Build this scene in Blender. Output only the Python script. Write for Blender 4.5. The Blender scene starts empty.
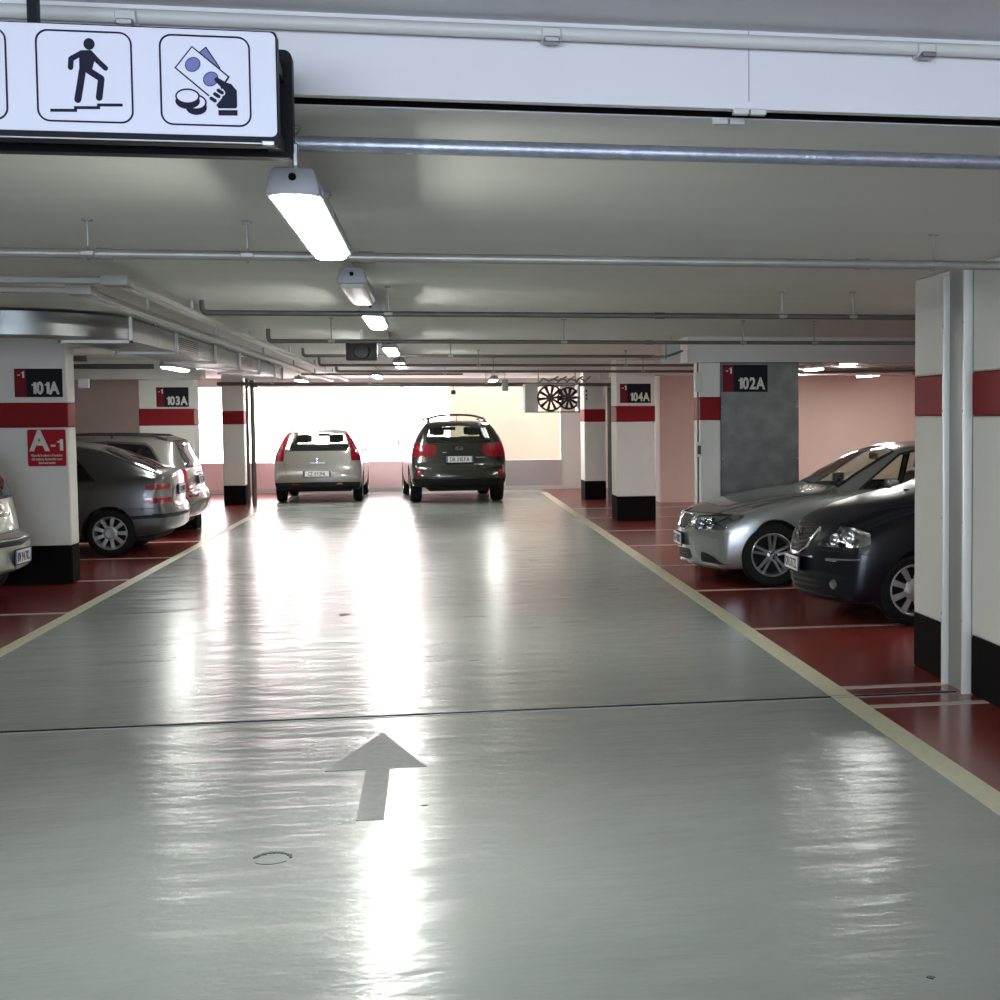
import bpy, bmesh, math, random
from mathutils import Vector, Matrix
from mathutils.bvhtree import BVHTree
from mathutils.interpolate import poly_3d_calc
random.seed(7)
PI = math.pi
C = bpy.context.scene.collection

# ------------------------------------------------------------------ materials
def new_mat(name):
    m = bpy.data.materials.new(name); m.use_nodes = True
    nt = m.node_tree; b = nt.nodes['Principled BSDF']
    return m, nt, b
def mat(name, col, rough=.5, metal=0., noise=0., scale=8., bump=0., bscale=60., coat=0., spec=.5, emit=None, es=0., stretch=None):
    m, nt, b = new_mat(name)
    b.inputs['Roughness'].default_value = rough
    b.inputs['Metallic'].default_value = metal
    b.inputs['Coat Weight'].default_value = coat
    b.inputs['Coat Roughness'].default_value = .05
    b.inputs['Specular IOR Level'].default_value = spec
    N = nt.nodes.new; L = nt.links.new
    tc = N('ShaderNodeTexCoord')
    src = tc.outputs['Object']
    if stretch:
        mp = N('ShaderNodeMapping'); mp.inputs['Scale'].default_value = stretch
        L(src, mp.inputs['Vector']); src = mp.outputs['Vector']
    n = N('ShaderNodeTexNoise'); n.inputs['Scale'].default_value = scale; n.inputs['Detail'].default_value = 5
    L(src, n.inputs['Vector'])
    mx = N('ShaderNodeMix'); mx.data_type = 'RGBA'
    k = noise
    mx.inputs['A'].default_value = [max(0, c*(1-k)) for c in col[:3]]+[1]
    mx.inputs['B'].default_value = [min(1, c*(1+k)) for c in col[:3]]+[1]
    L(n.outputs['Fac'], mx.inputs['Factor']); L(mx.outputs['Result'], b.inputs['Base Color'])
    if bump:
        n2 = N('ShaderNodeTexNoise'); n2.inputs['Scale'].default_value = bscale; n2.inputs['Detail'].default_value = 3
        L(src, n2.inputs['Vector'])
        bp = N('ShaderNodeBump'); bp.inputs['Strength'].default_value = bump; bp.inputs['Distance'].default_value = .01
        L(n2.outputs['Fac'], bp.inputs['Height']); L(bp.outputs['Normal'], b.inputs['Normal'])
    if emit:
        b.inputs['Emission Color'].default_value = list(emit)+[1]; b.inputs['Emission Strength'].default_value = es
    return m
def glass_mat(name, tint, refl=.35, rough=.02):
    m = bpy.data.materials.new(name); m.use_nodes = True
    nt = m.node_tree; nt.nodes.clear(); N = nt.nodes.new; L = nt.links.new
    o = N('ShaderNodeOutputMaterial'); mx = N('ShaderNodeMixShader'); t = N('ShaderNodeBsdfTransparent'); g = N('ShaderNodeBsdfGlossy')
    lw = N('ShaderNodeLayerWeight'); lw.inputs['Blend'].default_value = .5
    pw = N('ShaderNodeMath'); pw.operation = 'POWER'; pw.inputs[1].default_value = 4.0; L(lw.outputs['Facing'], pw.inputs[0])
    f = N('ShaderNodeMath'); f.operation = 'MULTIPLY_ADD'; f.inputs[1].default_value = .8; f.inputs[2].default_value = .055; L(pw.outputs[0], f.inputs[0])
    ns = N('ShaderNodeTexNoise'); ns.inputs['Scale'].default_value = 3
    mp = N('ShaderNodeMapRange'); mp.inputs['To Min'].default_value = rough; mp.inputs['To Max'].default_value = rough+.02
    L(ns.outputs['Fac'], mp.inputs['Value']); L(mp.outputs['Result'], g.inputs['Roughness'])
    t.inputs['Color'].default_value = list(tint)+[1]; g.inputs['Color'].default_value = (.95, .97, 1, 1)
    L(f.outputs[0], mx.inputs['Fac']); L(t.outputs[0], mx.inputs[1]); L(g.outputs[0], mx.inputs[2]); L(mx.outputs[0], o.inputs[0])
    return m

def lane_mat():
    m, nt, b = new_mat('lane_resin'); N = nt.nodes.new; L = nt.links.new
    tc = N('ShaderNodeTexCoord')
    def noise(scale, det, st=None, rough=.5):
        n = N('ShaderNodeTexNoise'); n.inputs['Scale'].default_value = scale; n.inputs['Detail'].default_value = det; n.inputs['Roughness'].default_value = rough
        if st:
            mp = N('ShaderNodeMapping'); mp.inputs['Scale'].default_value = st; L(tc.outputs['Object'], mp.inputs['Vector']); L(mp.outputs['Vector'], n.inputs['Vector'])
        else: L(tc.outputs['Object'], n.inputs['Vector'])
        return n
    a = noise(.9, 6, (1, .6, 1), .6)
    r = N('ShaderNodeValToRGB'); r.color_ramp.elements[0].position = .3; r.color_ramp.elements[1].position = .72
    r.color_ramp.elements[0].color = (.222, .243, .231, 1); r.color_ramp.elements[1].color = (.268, .290, .277, 1)
    L(a.outputs['Fac'], r.inputs['Fac'])
    # faint dark scuffs
    s = noise(2.2, 8, (.35, 2.2, 1), .7)
    r2 = N('ShaderNodeValToRGB'); r2.color_ramp.elements[0].position = .5; r2.color_ramp.elements[1].position = .9
    r2.color_ramp.elements[0].color = (1, 1, 1, 1); r2.color_ramp.elements[1].color = (.97, .97, .97, 1)
    L(s.outputs['Fac'], r2.inputs['Fac'])
    mx = N('ShaderNodeMix'); mx.data_type = 'RGBA'; mx.blend_type = 'MULTIPLY'; mx.inputs['Factor'].default_value = 1
    L(r.outputs['Color'], mx.inputs['A']); L(r2.outputs['Color'], mx.inputs['B']); L(mx.outputs['Result'], b.inputs['Base Color'])
    rg = noise(1.6, 4, (.6, 1.2, 1), .6)
    mr = N('ShaderNodeMapRange'); mr.inputs['From Min'].default_value = .1; mr.inputs['From Max'].default_value = .9
    mr.inputs['To Min'].default_value = .19; mr.inputs['To Max'].default_value = .265
    L(rg.outputs['Fac'], mr.inputs['Value']); L(mr.outputs['Result'], b.inputs['Roughness'])
    w = noise(2.6, 6, (.55, 1.5, 1), .55)
    w2 = noise(30, 2)
    bp = N('ShaderNodeBump'); bp.inputs['Strength'].default_value = .36; bp.inputs['Distance'].default_value = .05
    bp2 = N('ShaderNodeBump'); bp2.inputs['Strength'].default_value = .05; bp2.inputs['Distance'].default_value = .01
    L(w.outputs['Fac'], bp.inputs['Height']); L(w2.outputs['Fac'], bp2.inputs['Height']); L(bp.outputs['Normal'], bp2.inputs['Normal'])
    L(bp2.outputs['Normal'], b.inputs['Normal'])
    b.inputs['Specular IOR Level'].default_value = .30
    return m

M = {}
M['lane'] = lane_mat()
M['red_floor'] = mat('red_resin', (.17, .028, .022), .22, noise=.28, scale=2.2, bump=.12, bscale=7, stretch=(.6, 1.6, 1))
M['edge_paint'] = mat('cream_line_paint', (.50, .49, .35), .45, noise=.18, scale=14)
M['bay_paint'] = mat('pale_line_paint', (.40, .33, .29), .45, noise=.2, scale=20)
M['arrow'] = mat('worn_grey_paint', (.21, .21, .205), .60, noise=.35, scale=22, spec=.2)
M['stain'] = mat('dark_stain', (.05, .05, .045), .8, noise=.4, scale=60)
M['white'] = mat('white_wall_paint', (.65, .63, .59), .7, noise=.04, scale=3, bump=.08, bscale=40)
M['ceil'] = mat('ceiling_paint', (.68, .68, .635), .72, noise=.07, scale=1.4, bump=.12, bscale=5, stretch=(.5, 2.5, 1))
M['beam'] = mat('beam_paint', (.68, .67, .68), .55, noise=.02, scale=2)
M['grey_wall'] = mat('grey_concrete', (.42, .41, .39), .85, noise=.15, scale=2.5, bump=.2, bscale=20)
M['pink_wall'] = mat('pink_wall_paint', (.66, .49, .44), .75, noise=.05, scale=2)
M['parapet'] = mat('parapet_pink', (.92, .67, .69), .7, noise=.04, scale=2)
M['parapet_grey'] = mat('parapet_grey', (.46, .42, .43), .8, noise=.06, scale=3)
M['stripe'] = mat('red_band_paint', (.22, .012, .015), .6, noise=.08, scale=4, spec=.1)
M['black'] = mat('black_base_paint', (.006, .005, .005), .8, noise=.2, scale=6, spec=.05)
M['cream'] = mat('cream_render_sunlit', (.165, .147, .11), .9, noise=.12, scale=1.2)
M['galv'] = mat('galvanised_steel', (.29, .30, .30), .38, 1., noise=.3, scale=5, bump=.1, bscale=20)
M['galv_sheet'] = mat('mottled_galvanised_sheet', (.125, .13, .125), .38, .8, noise=.6, scale=4.5, bump=.08, bscale=6)
M['pipe'] = mat('grey_pipe', (.30, .30, .28), .42, .5, noise=.25, scale=8)
M['pipe_dark'] = mat('dark_grey_pipe', (.12, .11, .10), .42, .5, noise=.25, scale=8)
M['trunk'] = mat('grey_trunking', (.36, .36, .33), .45, noise=.08, scale=6)
M['pipe_blue'] = mat('galvanised_pipe', (.34, .36, .42), .40, .7, noise=.4, scale=30, bump=.15, bscale=90)
M['tray'] = mat('white_trunking', (.55, .55, .52), .5, noise=.06, scale=6)
M['dark_metal'] = mat('dark_metal', (.06, .055, .05), .45, .6, noise=.2, scale=10)
M['chan'] = mat('painted_channel', (.27, .27, .25), .45, .3, noise=.06, scale=4)
M['chan_edge'] = mat('channel_flange', (.66, .66, .62), .4, .2, noise=.04, scale=4)
M['lamp_body'] = mat('lamp_plastic', (.36, .36, .38), .45, noise=.04, scale=8)
M['lamp_on'] = mat('lit_diffuser', (.9, .92, .9), .4, emit=(.98, 1., .94), es=43)
M['lamp_off'] = mat('unlit_diffuser', (.66, .68, .66), .25, noise=.03, scale=5)
M['sign_white'] = mat('backlit_panel', (.50, .52, .60), .35, emit=(.78, .82, 1.), es=.07)
M['sign_ink'] = mat('navy_ink', (.010, .011, .030), .6, spec=.15)
M['sign_blue'] = mat('violet_blue_ink', (.11, .125, .35), .4)
M['sign_black'] = mat('black_sign_case', (.006, .006, .010), .5, noise=.1, scale=10, spec=.15)
M['sign_red'] = mat('red_sign_face', (.33, .006, .012), .5, noise=.05, scale=12, spec=.15)
M['sign_dark_red'] = mat('dark_red_sign_face', (.15, .006, .010), .5, noise=.05, scale=12, spec=.15)
M['sign_txt'] = mat('pale_lettering', (.60, .56, .52), .5, noise=.04)
M['tyre'] = mat('tyre_rubber', (.010, .010, .010), .8, noise=.2, scale=30, spec=.15)
M['alloy'] = mat('alloy_silver', (.52, .53, .54), .28, .85, noise=.05, scale=12)
M['hubcap'] = mat('hubcap_silver', (.42, .43, .43), .4, .5, noise=.06, scale=12)
M['chrome'] = mat('chrome', (.80, .80, .80), .12, 1., noise=.02)
M['plastic'] = mat('black_plastic', (.012, .012, .012), .6, noise=.15, scale=20, spec=.2)
M['well'] = mat('wheel_well_black', (.006, .006, .006), .9, noise=.1)
M['interior'] = mat('dark_upholstery', (.035, .034, .033), .85, noise=.2, scale=14)
M['seat'] = mat('grey_upholstery', (.07, .068, .066), .9, noise=.2, scale=20)
M['red_lens'] = mat('red_lens', (.26, .005, .014), .12, coat=.6, noise=.15, scale=30)
M['clear_lens'] = mat('silver_lens', (.16, .15, .15), .25, .2, noise=.1, scale=40)
M['reflector'] = mat('lamp_reflector', (.62, .62, .62), .14, 1., noise=.1, scale=30)
M['dark_lamp'] = mat('dark_lamp_bowl', (.30, .30, .30), .3, .7, noise=.1, scale=30)
M['plate'] = mat('plate_white', (.62, .62, .60), .35, noise=.03)
M['plate_blue'] = mat('plate_blue_band', (.05, .09, .35), .4)
M['ink'] = mat('plate_ink', (.02, .02, .02), .5)
M['emblem_blue'] = mat('emblem_blue', (.03, .10, .35), .3)
M['paper'] = mat('white_paper', (.85, .86, .85), .6)
M['glass'] = glass_mat('tinted_glass', (.72, .80, .75))
M['dark_glass'] = glass_mat('dark_tinted_glass', (.035, .04, .04))
M['lens'] = glass_mat('lamp_cover', (.9, .92, .92))
def paint(name, c, rough=.3, metal=.6, coat=.8):
    return mat(name, c, rough, metal, noise=.03, scale=40, coat=coat)
M['silver'] = paint('silver_paint', (.31, .32, .31), .26, .6)
M['navy'] = mat('dark_navy_paint', (.004, .005, .010), .3, 0, noise=.03, scale=40, coat=.12, spec=.3)
M['grey_paint'] = paint('grey_metallic_paint', (.085, .085, .085))
M['wagon_paint'] = paint('taupe_metallic_paint', (.125, .115, .11))
M['pale_paint'] = paint('pale_green_grey_paint', (.36, .38, .33), .35, .1)
M['warm_silver'] = paint('warm_silver_paint', (.26, .245, .23), .38, .3)
M['dark_green'] = paint('dark_green_black_paint', (.022, .026, .020), .25, .3, .9)

# ------------------------------------------------------------------ helpers
def link(o, parent=None):
    C.objects.link(o)
    if parent is not None: o.parent = parent
    return o
def empty(name, loc=(0, 0, 0), rz=0, label=None, cat=None, group=None, kind=None):
    o = bpy.data.objects.new(name, None); o.empty_display_size = .2; link(o)
    o.location = loc; o.rotation_euler = (0, 0, rz); tag(o, label, cat, group, kind); return o
def tag(o, label=None, cat=None, group=None, kind=None):
    if label: o['label'] = label
    if cat: o['category'] = cat
    if group: o['group'] = group
    if kind: o['kind'] = kind
    return o
class MB:
    """collects shapes for ONE mesh object"""
    def __init__(s): s.v = []; s.f = []; s.m = []; s.mats = []; s.sm = []
    def mi(s, m):
        if m not in s.mats: s.mats.append(m)
        return s.mats.index(m)
    def add(s, vs, fs, m, smooth=False, T=None):
        o = len(s.v); k = s.mi(m)
        for v in vs:
            v = Vector(v)
            s.v.append(T @ v if T else v)
        for f in fs:
            s.f.append([i+o for i in f]); s.m.append(k); s.sm.append(smooth)
        return s
    def box(s, x0, x1, y0, y1, z0, z1, m, T=None):
        vs = [(x, y, z) for x in (x0, x1) for y in (y0, y1) for z in (z0, z1)]
        fs = [(0, 1, 3, 2), (4, 6, 7, 5), (0, 4, 5, 1), (2, 3, 7, 6), (0, 2, 6, 4), (1, 5, 7, 3)]
        return s.add(vs, fs, m, False, T)
    def rbox(s, x0, x1, y0, y1, z0, z1, m, r=.02, seg=2, T=None, taper=None):
        bm = bmesh.new(); bmesh.ops.create_cube(bm, size=1)
        for v in bm.verts:
            v.co = Vector(((x0+x1)/2+v.co.x*(x1-x0), (y0+y1)/2+v.co.y*(y1-y0), (z0+z1)/2+v.co.z*(z1-z0)))
            if taper: v.co = taper(v.co)
        bmesh.ops.bevel(bm, geom=list(bm.edges), offset=r, segments=seg, affect='EDGES', profile=.5)
        bm.verts.index_update()
        s.add([v.co.copy() for v in bm.verts], [[v.index for v in f.verts] for f in bm.faces], m, True, T); bm.free(); return s
    def tube(s, pts, r, m, n=8, closed=False, caps=True, T=None):
        pts = [Vector(p) for p in pts]; k = len(pts); vs = []; fs = []
        up0 = None
        for i, p in enumerate(pts):
            if closed: d = pts[(i+1) % k]-pts[i-1]
            else: d = pts[min(i+1, k-1)]-pts[max(i-1, 0)]
            if d.length < 1e-9: d = Vector((1, 0, 0))
            d.normalize()
            if up0 is None:
                up0 = Vector((0, 0, 1)) if abs(d.z) < .9 else Vector((1, 0, 0))
            a = up0-d*up0.dot(d)
            if a.length < 1e-6: a = d.orthogonal()
            a.normalize(); up0 = a; b = d.cross(a)
            for j in range(n):
                t = 2*PI*j/n; vs.append(p+(a*math.cos(t)+b*math.sin(t))*r)
        for i in range(k if closed else k-1):
            i2 = (i+1) % k
            for j in range(n):
                j2 = (j+1) % n; fs.append((i*n+j, i*n+j2, i2*n+j2, i2*n+j))
        if caps and not closed:
            fs.append(tuple(range(n))[::-1]); fs.append(tuple((k-1)*n+j for j in range(n)))
        return s.add(vs, fs, m, True, T)
    def lathe(s, prof, m, n=32, T=None, smooth=True):
        """profile (r, h) spun about local Y axis; h along Y"""
        vs = []; fs = []; k = len(prof)
        for i in range(n):
            t = 2*PI*i/n
            for r, h in prof: vs.append((r*math.cos(t), h, r*math.sin(t)))
        for i in range(n):
            i2 = (i+1) % n
            for j in range(k-1): fs.append((i*k+j, i*k+j+1, i2*k+j+1, i2*k+j))
        return s.add(vs, fs, m, smooth, T)
    def prism(s, poly, y0, y1, m, T=None, smooth=False):
        """polygon in XZ extruded along Y"""
        n = len(poly)
        vs = [(p[0], y0, p[1]) for p in poly]+[(p[0], y1, p[1]) for p in poly]
        fs = [tuple(range(n)), tuple(range(2*n-1, n-1, -1))]+[(i, i+n, (i+1) % n+n, (i+1) % n) for i in range(n)]
        return s.add(vs, fs, m, smooth, T)
    def build(s, name, parent=None):
        me = bpy.data.meshes.new(name); me.from_pydata([tuple(v) for v in s.v], [], s.f)
        for m in s.mats: me.materials.append(m)
        me.polygons.foreach_set('material_index', s.m); me.polygons.foreach_set('use_smooth', s.sm)
        bm = bmesh.new(); bm.from_mesh(me); bmesh.ops.recalc_face_normals(bm, faces=bm.faces); bm.to_mesh(me); bm.free()
        me.update(); o = bpy.data.objects.new(name, me); link(o, parent)
        if any(s.sm):
            try: me.set_sharp_from_angle(angle=math.radians(40))
            except Exception: pass
        return o
def box(name, x0, x1, y0, y1, z0, z1, m, parent=None):
    return MB().box(x0, x1, y0, y1, z0, z1, m).build(name, parent)
def struct(o): o['kind'] = 'structure'; return o
def text(name, s, m, size, T, parent=None, bold=.0, ext=.0015, sx=1., align='CENTER'):
    cu = bpy.data.curves.new(name, 'FONT'); cu.body = s; cu.size = size; cu.align_x = align; cu.align_y = 'CENTER'
    cu.extrude = ext; cu.offset = bold; cu.resolution_u = 3
    o = bpy.data.objects.new(name, cu); C.objects.link(o)
    dg = bpy.context.evaluated_depsgraph_get(); me = bpy.data.meshes.new_from_object(o.evaluated_get(dg))
    bpy.data.objects.remove(o); me.materials.clear(); me.materials.append(m)
    me.transform(T @ Matrix.Diagonal((sx, 1, 1, 1)))
    o = bpy.data.objects.new(name, me); link(o, parent); return o
def lettering(name, s, m, size, T, parent=None, bold=.0, sx=1., adv=.64):
    """text laid out glyph by glyph; the figure 1 is drawn with a flag"""
    W_ = {' ': .28, '1': .38, '-': .38, 'I': .3, 'A': adv*1.27}
    tot = sum(W_.get(c, adv) for c in s)*size*sx; x = -tot/2; parts = []
    for c in s:
        w = W_.get(c, adv)*size*sx; cx = x+w/2; x += w
        if c == ' ': continue
        Tc = T @ Matrix.Translation((cx, 0, 0))
        if c == '1':
            h = size*.345; t = size*.062+bold; k = sx
            Tc = Tc @ Matrix.Translation((.018*size, 0, 0)); P = [(-.02*size*k-t*.0, -h), ((.07*size)*k+t, -h), ((.07*size)*k+t, h), ((.07*size)*k-t*.6, h), (-.02*size*k, h*.72), (-.15*size*k, h*.62), (-.15*size*k, h*.38), (-.02*size*k, h*.42)]
            vs = [Tc @ Vector((a, b, .0015)) for a, b in P]+[Tc @ Vector((a, b, -.0015)) for a, b in P]; n = len(P)
            parts.append((vs, [tuple(range(n)), tuple(range(2*n-1, n-1, -1))]+[(i, i+n, (i+1) % n+n, (i+1) % n) for i in range(n)]))
        elif c == '-':
            P = [(-.13*size*k_, -.035*size-bold*.6) for k_ in (sx,)]+[(.13*size*sx, -.035*size-bold*.6), (.13*size*sx, .035*size+bold*.6), (-.13*size*sx, .035*size+bold*.6)]
            P = [(a, b-.05*size) for a, b in P]; vs = [Tc @ Vector((a, b, .0015)) for a, b in P]+[Tc @ Vector((a, b, -.0015)) for a, b in P]; n = 4
            parts.append((vs, [tuple(range(n)), tuple(range(2*n-1, n-1, -1))]+[(i, i+n, (i+1) % n+n, (i+1) % n) for i in range(n)]))
        else:
            cu = bpy.data.curves.new(name, 'FONT'); cu.body = c; cu.size = size; cu.align_x = 'CENTER'; cu.extrude = .0015; cu.offset = bold; cu.resolution_u = 3
            o = bpy.data.objects.new(name, cu); C.objects.link(o)
            dg = bpy.context.evaluated_depsgraph_get(); me = bpy.data.meshes.new_from_object(o.evaluated_get(dg)); bpy.data.objects.remove(o)
            Tm = Tc @ Matrix.Diagonal((sx, 1, 1, 1)) @ Matrix.Translation((0, -.345*size, 0))
            parts.append(([Tm @ v.co for v in me.vertices], [tuple(p.vertices) for p in me.polygons])); bpy.data.meshes.remove(me)
    b = MB()
    for vs, fs in parts: b.add(vs, fs, m)
    return b.build(name, parent)
def face_T(loc, facing):
    """text frame whose readable side looks along `facing` (world/local horizontal vector)"""
    f = Vector(facing).normalized(); up = Vector((0, 0, 1)); up = (up-f*up.dot(f)).normalized(); r = up.cross(f)
    m = Matrix(((r.x, up.x, f.x, loc[0]), (r.y, up.y, f.y, loc[1]), (r.z, up.z, f.z, loc[2]), (0, 0, 0, 1)))
    return m
def arc(cx, cy, r, a0, a1, n):
    return [(cx+r*math.cos(a0+(a1-a0)*i/n), cy+r*math.sin(a0+(a1-a0)*i/n)) for i in range(n+1)]
def rrect(x0, x1, z0, z1, r, n=5):
    p = []
    for cx, cz, a in ((x1-r, z1-r, 0), (x0+r, z1-r, PI/2), (x0+r, z0+r, PI), (x1-r, z0+r, 1.5*PI)):
        p += arc(cx, cz, r, a, a+PI/2, n)
    return p

# ------------------------------------------------------------------ car builder
def curve1(pts):
    """monotone cubic through (x, y) points"""
    xs = [p[0] for p in pts]; ys = [p[1] for p in pts]; n = len(xs)
    if n == 1: return lambda x: ys[0]
    h = [xs[i+1]-xs[i] for i in range(n-1)]; d = [(ys[i+1]-ys[i])/h[i] for i in range(n-1)]
    m = [d[0]]+[0 if d[i-1]*d[i] <= 0 else 3*(h[i-1]+h[i])/((2*h[i]+h[i-1])/d[i-1]+(h[i]+2*h[i-1])/d[i]) for i in range(1, n-1)]+[d[-1]]
    def f(x):
        if x <= xs[0]: return ys[0]
        if x >= xs[-1]: return ys[-1]
        lo = 0
        while x > xs[lo+1]: lo += 1
        t = (x-xs[lo])/h[lo]; t2 = t*t; t3 = t2*t
        return (2*t3-3*t2+1)*ys[lo]+(t3-2*t2+t)*h[lo]*m[lo]+(-2*t3+3*t2)*ys[lo+1]+(t3-t2)*h[lo]*m[lo+1]
    return f
def inpoly(p, poly):
    x, y = p; c = False; n = len(poly)
    for i in range(n):
        x1, y1 = poly[i]; x2, y2 = poly[i-1]
        if (y1 > y) != (y2 > y) and x < (x2-x1)*(y-y1)/(y2-y1)+x1: c = not c
    return c
def offset_poly(poly, d):
    n = len(poly); A = sum(poly[i-1][0]*poly[i][1]-poly[i][0]*poly[i-1][1] for i in range(n)); sg = 1 if A > 0 else -1
    out = []
    for i in range(n):
        a = Vector(poly[i-1]); b = Vector(poly[i]); c = Vector(poly[(i+1) % n])
        d1 = (b-a).normalized(); d2 = (c-b).normalized()
        n1 = Vector((d1.y, -d1.x))*sg; n2 = Vector((d2.y, -d2.x))*sg; nn = (n1+n2)
        if nn.length < 1e-4: nn = n1
        nn.normalize(); k = d/max(.4, nn.dot(n1)); out.append((b.x+nn.x*k, b.y+nn.y*k))
    return out

VIEWS = {'side': (0, 2, 1), 'front': (1, 2, 0), 'rear': (1, 2, 0), 'top': (0, 1, 2)}
class Car:
    def __init__(s, sp, loc, rz, label, cat='car'):
        s.sp = sp; s.root = empty(sp['name'], loc, rz, label, cat); s.L = sp['L']
        s.build_surface()
    def section(s, u):
        sp = s.sp; g = s.fn
        zb, zt, w, rw = g['zb'](u), g['zt'](u), g['w'](u), g['rw'](u)
        cr = min(g['cr'](u), (zt-zb)*.3); sh = min(g['sh'](u), zt-cr-.004); sh = max(sh, zb+.3*(zt-zb)); h = sh-zb
        rw = min(rw, w-.03); bl = sp.get('bulge', .012)
        ez = zt-cr; ax, az = w-.045, sh
        P = [(0, zb), (w*.5, zb), (w-.14, zb), (w-.035, zb+.05*h), (w-.008, zb+.3*h), (w, zb+.58*h), (w-.012, zb+.85*h), (ax, az)]
        for t in (.35, .72): P.append((ax+(rw-ax)*t+bl*min(1, (ez-az)/.3), az+(ez-az)*t))
        P += [(rw, ez), (rw-.10*min(1, rw), zt-cr*.52), (rw*.5, zt-cr*.13), (0, zt)]
        # Catmull-Rom resample
        cnt = [1, 1, 2, 2, 3, 3, 3, 3, 3, 3, 3, 4, 3]; out = []
        for i in range(len(P)-1):
            p0 = P[max(i-1, 0)]; p1 = P[i]; p2 = P[i+1]; p3 = P[min(i+2, len(P)-1)]
            if i == len(P)-2: p3 = (-P[i][0], P[i][1])
            if i <= 2: p0 = p1 if i < 2 else p0
            for k in range(cnt[i]):
                t = k/cnt[i]
                if i < 2: out.append((p1[0]+(p2[0]-p1[0])*t, p1[1]+(p2[1]-p1[1])*t)); continue
                def cr1(a, b, c, d): return .5*((2*b)+(-a+c)*t+(2*a-5*b+4*c-d)*t*t+(-a+3*b-3*c+d)*t**3)
                out.append((max(0, cr1(p0[0], p1[0], p2[0], p3[0])), cr1(p0[1], p1[1], p2[1], p3[1])))
        out.append(P[-1]); return out
    def deform(s, co):
        """bend nose and tail in plan so they are curved seen from above"""
        sp = s.sp; L = s.L; u, y, z = co; W = sp['W']
        a = min(1, abs(y)/W)
        kf, pf, lf = sp.get('nose', (.16, 2.4, 1.0)); kr, pr, lr = sp.get('tail', (.10, 2.6, .8))
        du = 0
        if u < lf: du += kf*a**pf*(1-u/lf)**2
        if u > L-lr: du -= kr*a**pr*(1-(L-u)/lr)**2
        return Vector((u+du-L/2, y, z))
    def build_surface(s):
        sp = s.sp; L = s.L
        s.fn = {k: curve1(sp[k]) for k in ('zb', 'zt', 'w', 'rw', 'sh', 'cr')}
        e = .34; us = [e*(i/15)**1.9 for i in range(15)]; n = int((L-2*e)/.055)
        us += [e+(L-2*e)*i/n for i in range(n+1)]; us += [L-e*(i/15)**1.9 for i in range(14, -1, -1)]
        bm = bmesh.new(); rows = []
        for u in us: rows.append([bm.verts.new((u, y, z)) for y, z in s.section(u)])
        for i in range(len(rows)-1):
            for j in range(len(rows[0])-1):
                bm.faces.new((rows[i][j], rows[i+1][j], rows[i+1][j+1], rows[i][j+1]))
        bm.faces.new(rows[0]); bm.faces.new(rows[-1][::-1])
        bm.normal_update()
        # mirrored, deformed copy used for normals and for projecting details
        vs = []; fs = []; nv = len(bm.verts); bm.verts.index_update()
        for v in bm.verts: vs.append(s.deform(v.co))
        for v in bm.verts: d = s.deform(v.co); vs.append(Vector((d.x, -d.y, d.z)))
        cen = {v.index for v in bm.verts if v.co.y < 1e-6}
        for f in bm.faces:
            ids = [v.index for v in f.verts]; fs.append(ids)
            fs.append([(i if i in cen else i+nv) for i in ids][::-1])
        me = bpy.data.meshes.new('ref'); me.from_pydata([tuple(v) for v in vs], [], fs); me.update()
        s.rv = [v.co.copy() for v in me.vertices]; s.rn = [v.normal.copy() for v in me.vertices]; s.rf = [list(p.vertices) for p in me.polygons]
        s.bvh = BVHTree.FromPolygons(s.rv, s.rf); bpy.data.meshes.remove(me)
        # orient normals outward
        p, nn, i, d = s.bvh.ray_cast(Vector((0, 0, 5)), Vector((0, 0, -1)))
        s.flip = -1 if s.rn[s.rf[i][0]].z < 0 else 1
        s.bm = bm
    # ---- projecting
    def _hit(s, o, d):
        p, n, i, dist = s.bvh.ray_cast(Vector(o), Vector(d))
        if p is None:
            p, n, i, dist = s.bvh.find_nearest(Vector(o)+Vector(d)*4)
        n = n if n.dot(Vector(d)) < 0 else -n
        return p, n
    def hf(s, y, z): return s._hit((-5, y, z), (1, 0, 0))
    def hr(s, y, z): return s._hit((5, y, z), (-1, 0, 0))
    def hs(s, u, z, side=-1): return s._hit((u-s.L/2, side*5, z), (0, -side, 0))
    def ht(s, u, y): return s._hit((u-s.L/2, y, 5), (0, 0, -1))
    def pt(s, view, a, b, side=-1, off=0):
        p, n = {'front': s.hf, 'rear': s.hr, 'top': s.ht}[view](a, b) if view != 'side' else s.hs(a, b, side)
        return p+n*off
    # ---- cutting
    def apply(s):
        bm = s.bm; sp = s.sp; lay = bm.faces.layers.int.new('reg')
        regs = []
        for r in sp['regions']:
            if r.get('seal'):
                q = dict(r); q['poly'] = offset_poly(r['poly'], r['seal']); q['name'] = r.get('seal_name', 'window_seal'); q['mat'] = 'plastic'; q['seal'] = 0; q.pop('lamp', None); regs.append(q)
            regs.append(r)
        for i, (u, z, r) in enumerate(sp['arches']):
            regs.append(dict(name='REMOVE', mat='', view='side', poly=arc(u, z, r, 0, 2*PI*23/24, 23), ymin=sp['W']-.27))
        s.regs = regs
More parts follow.
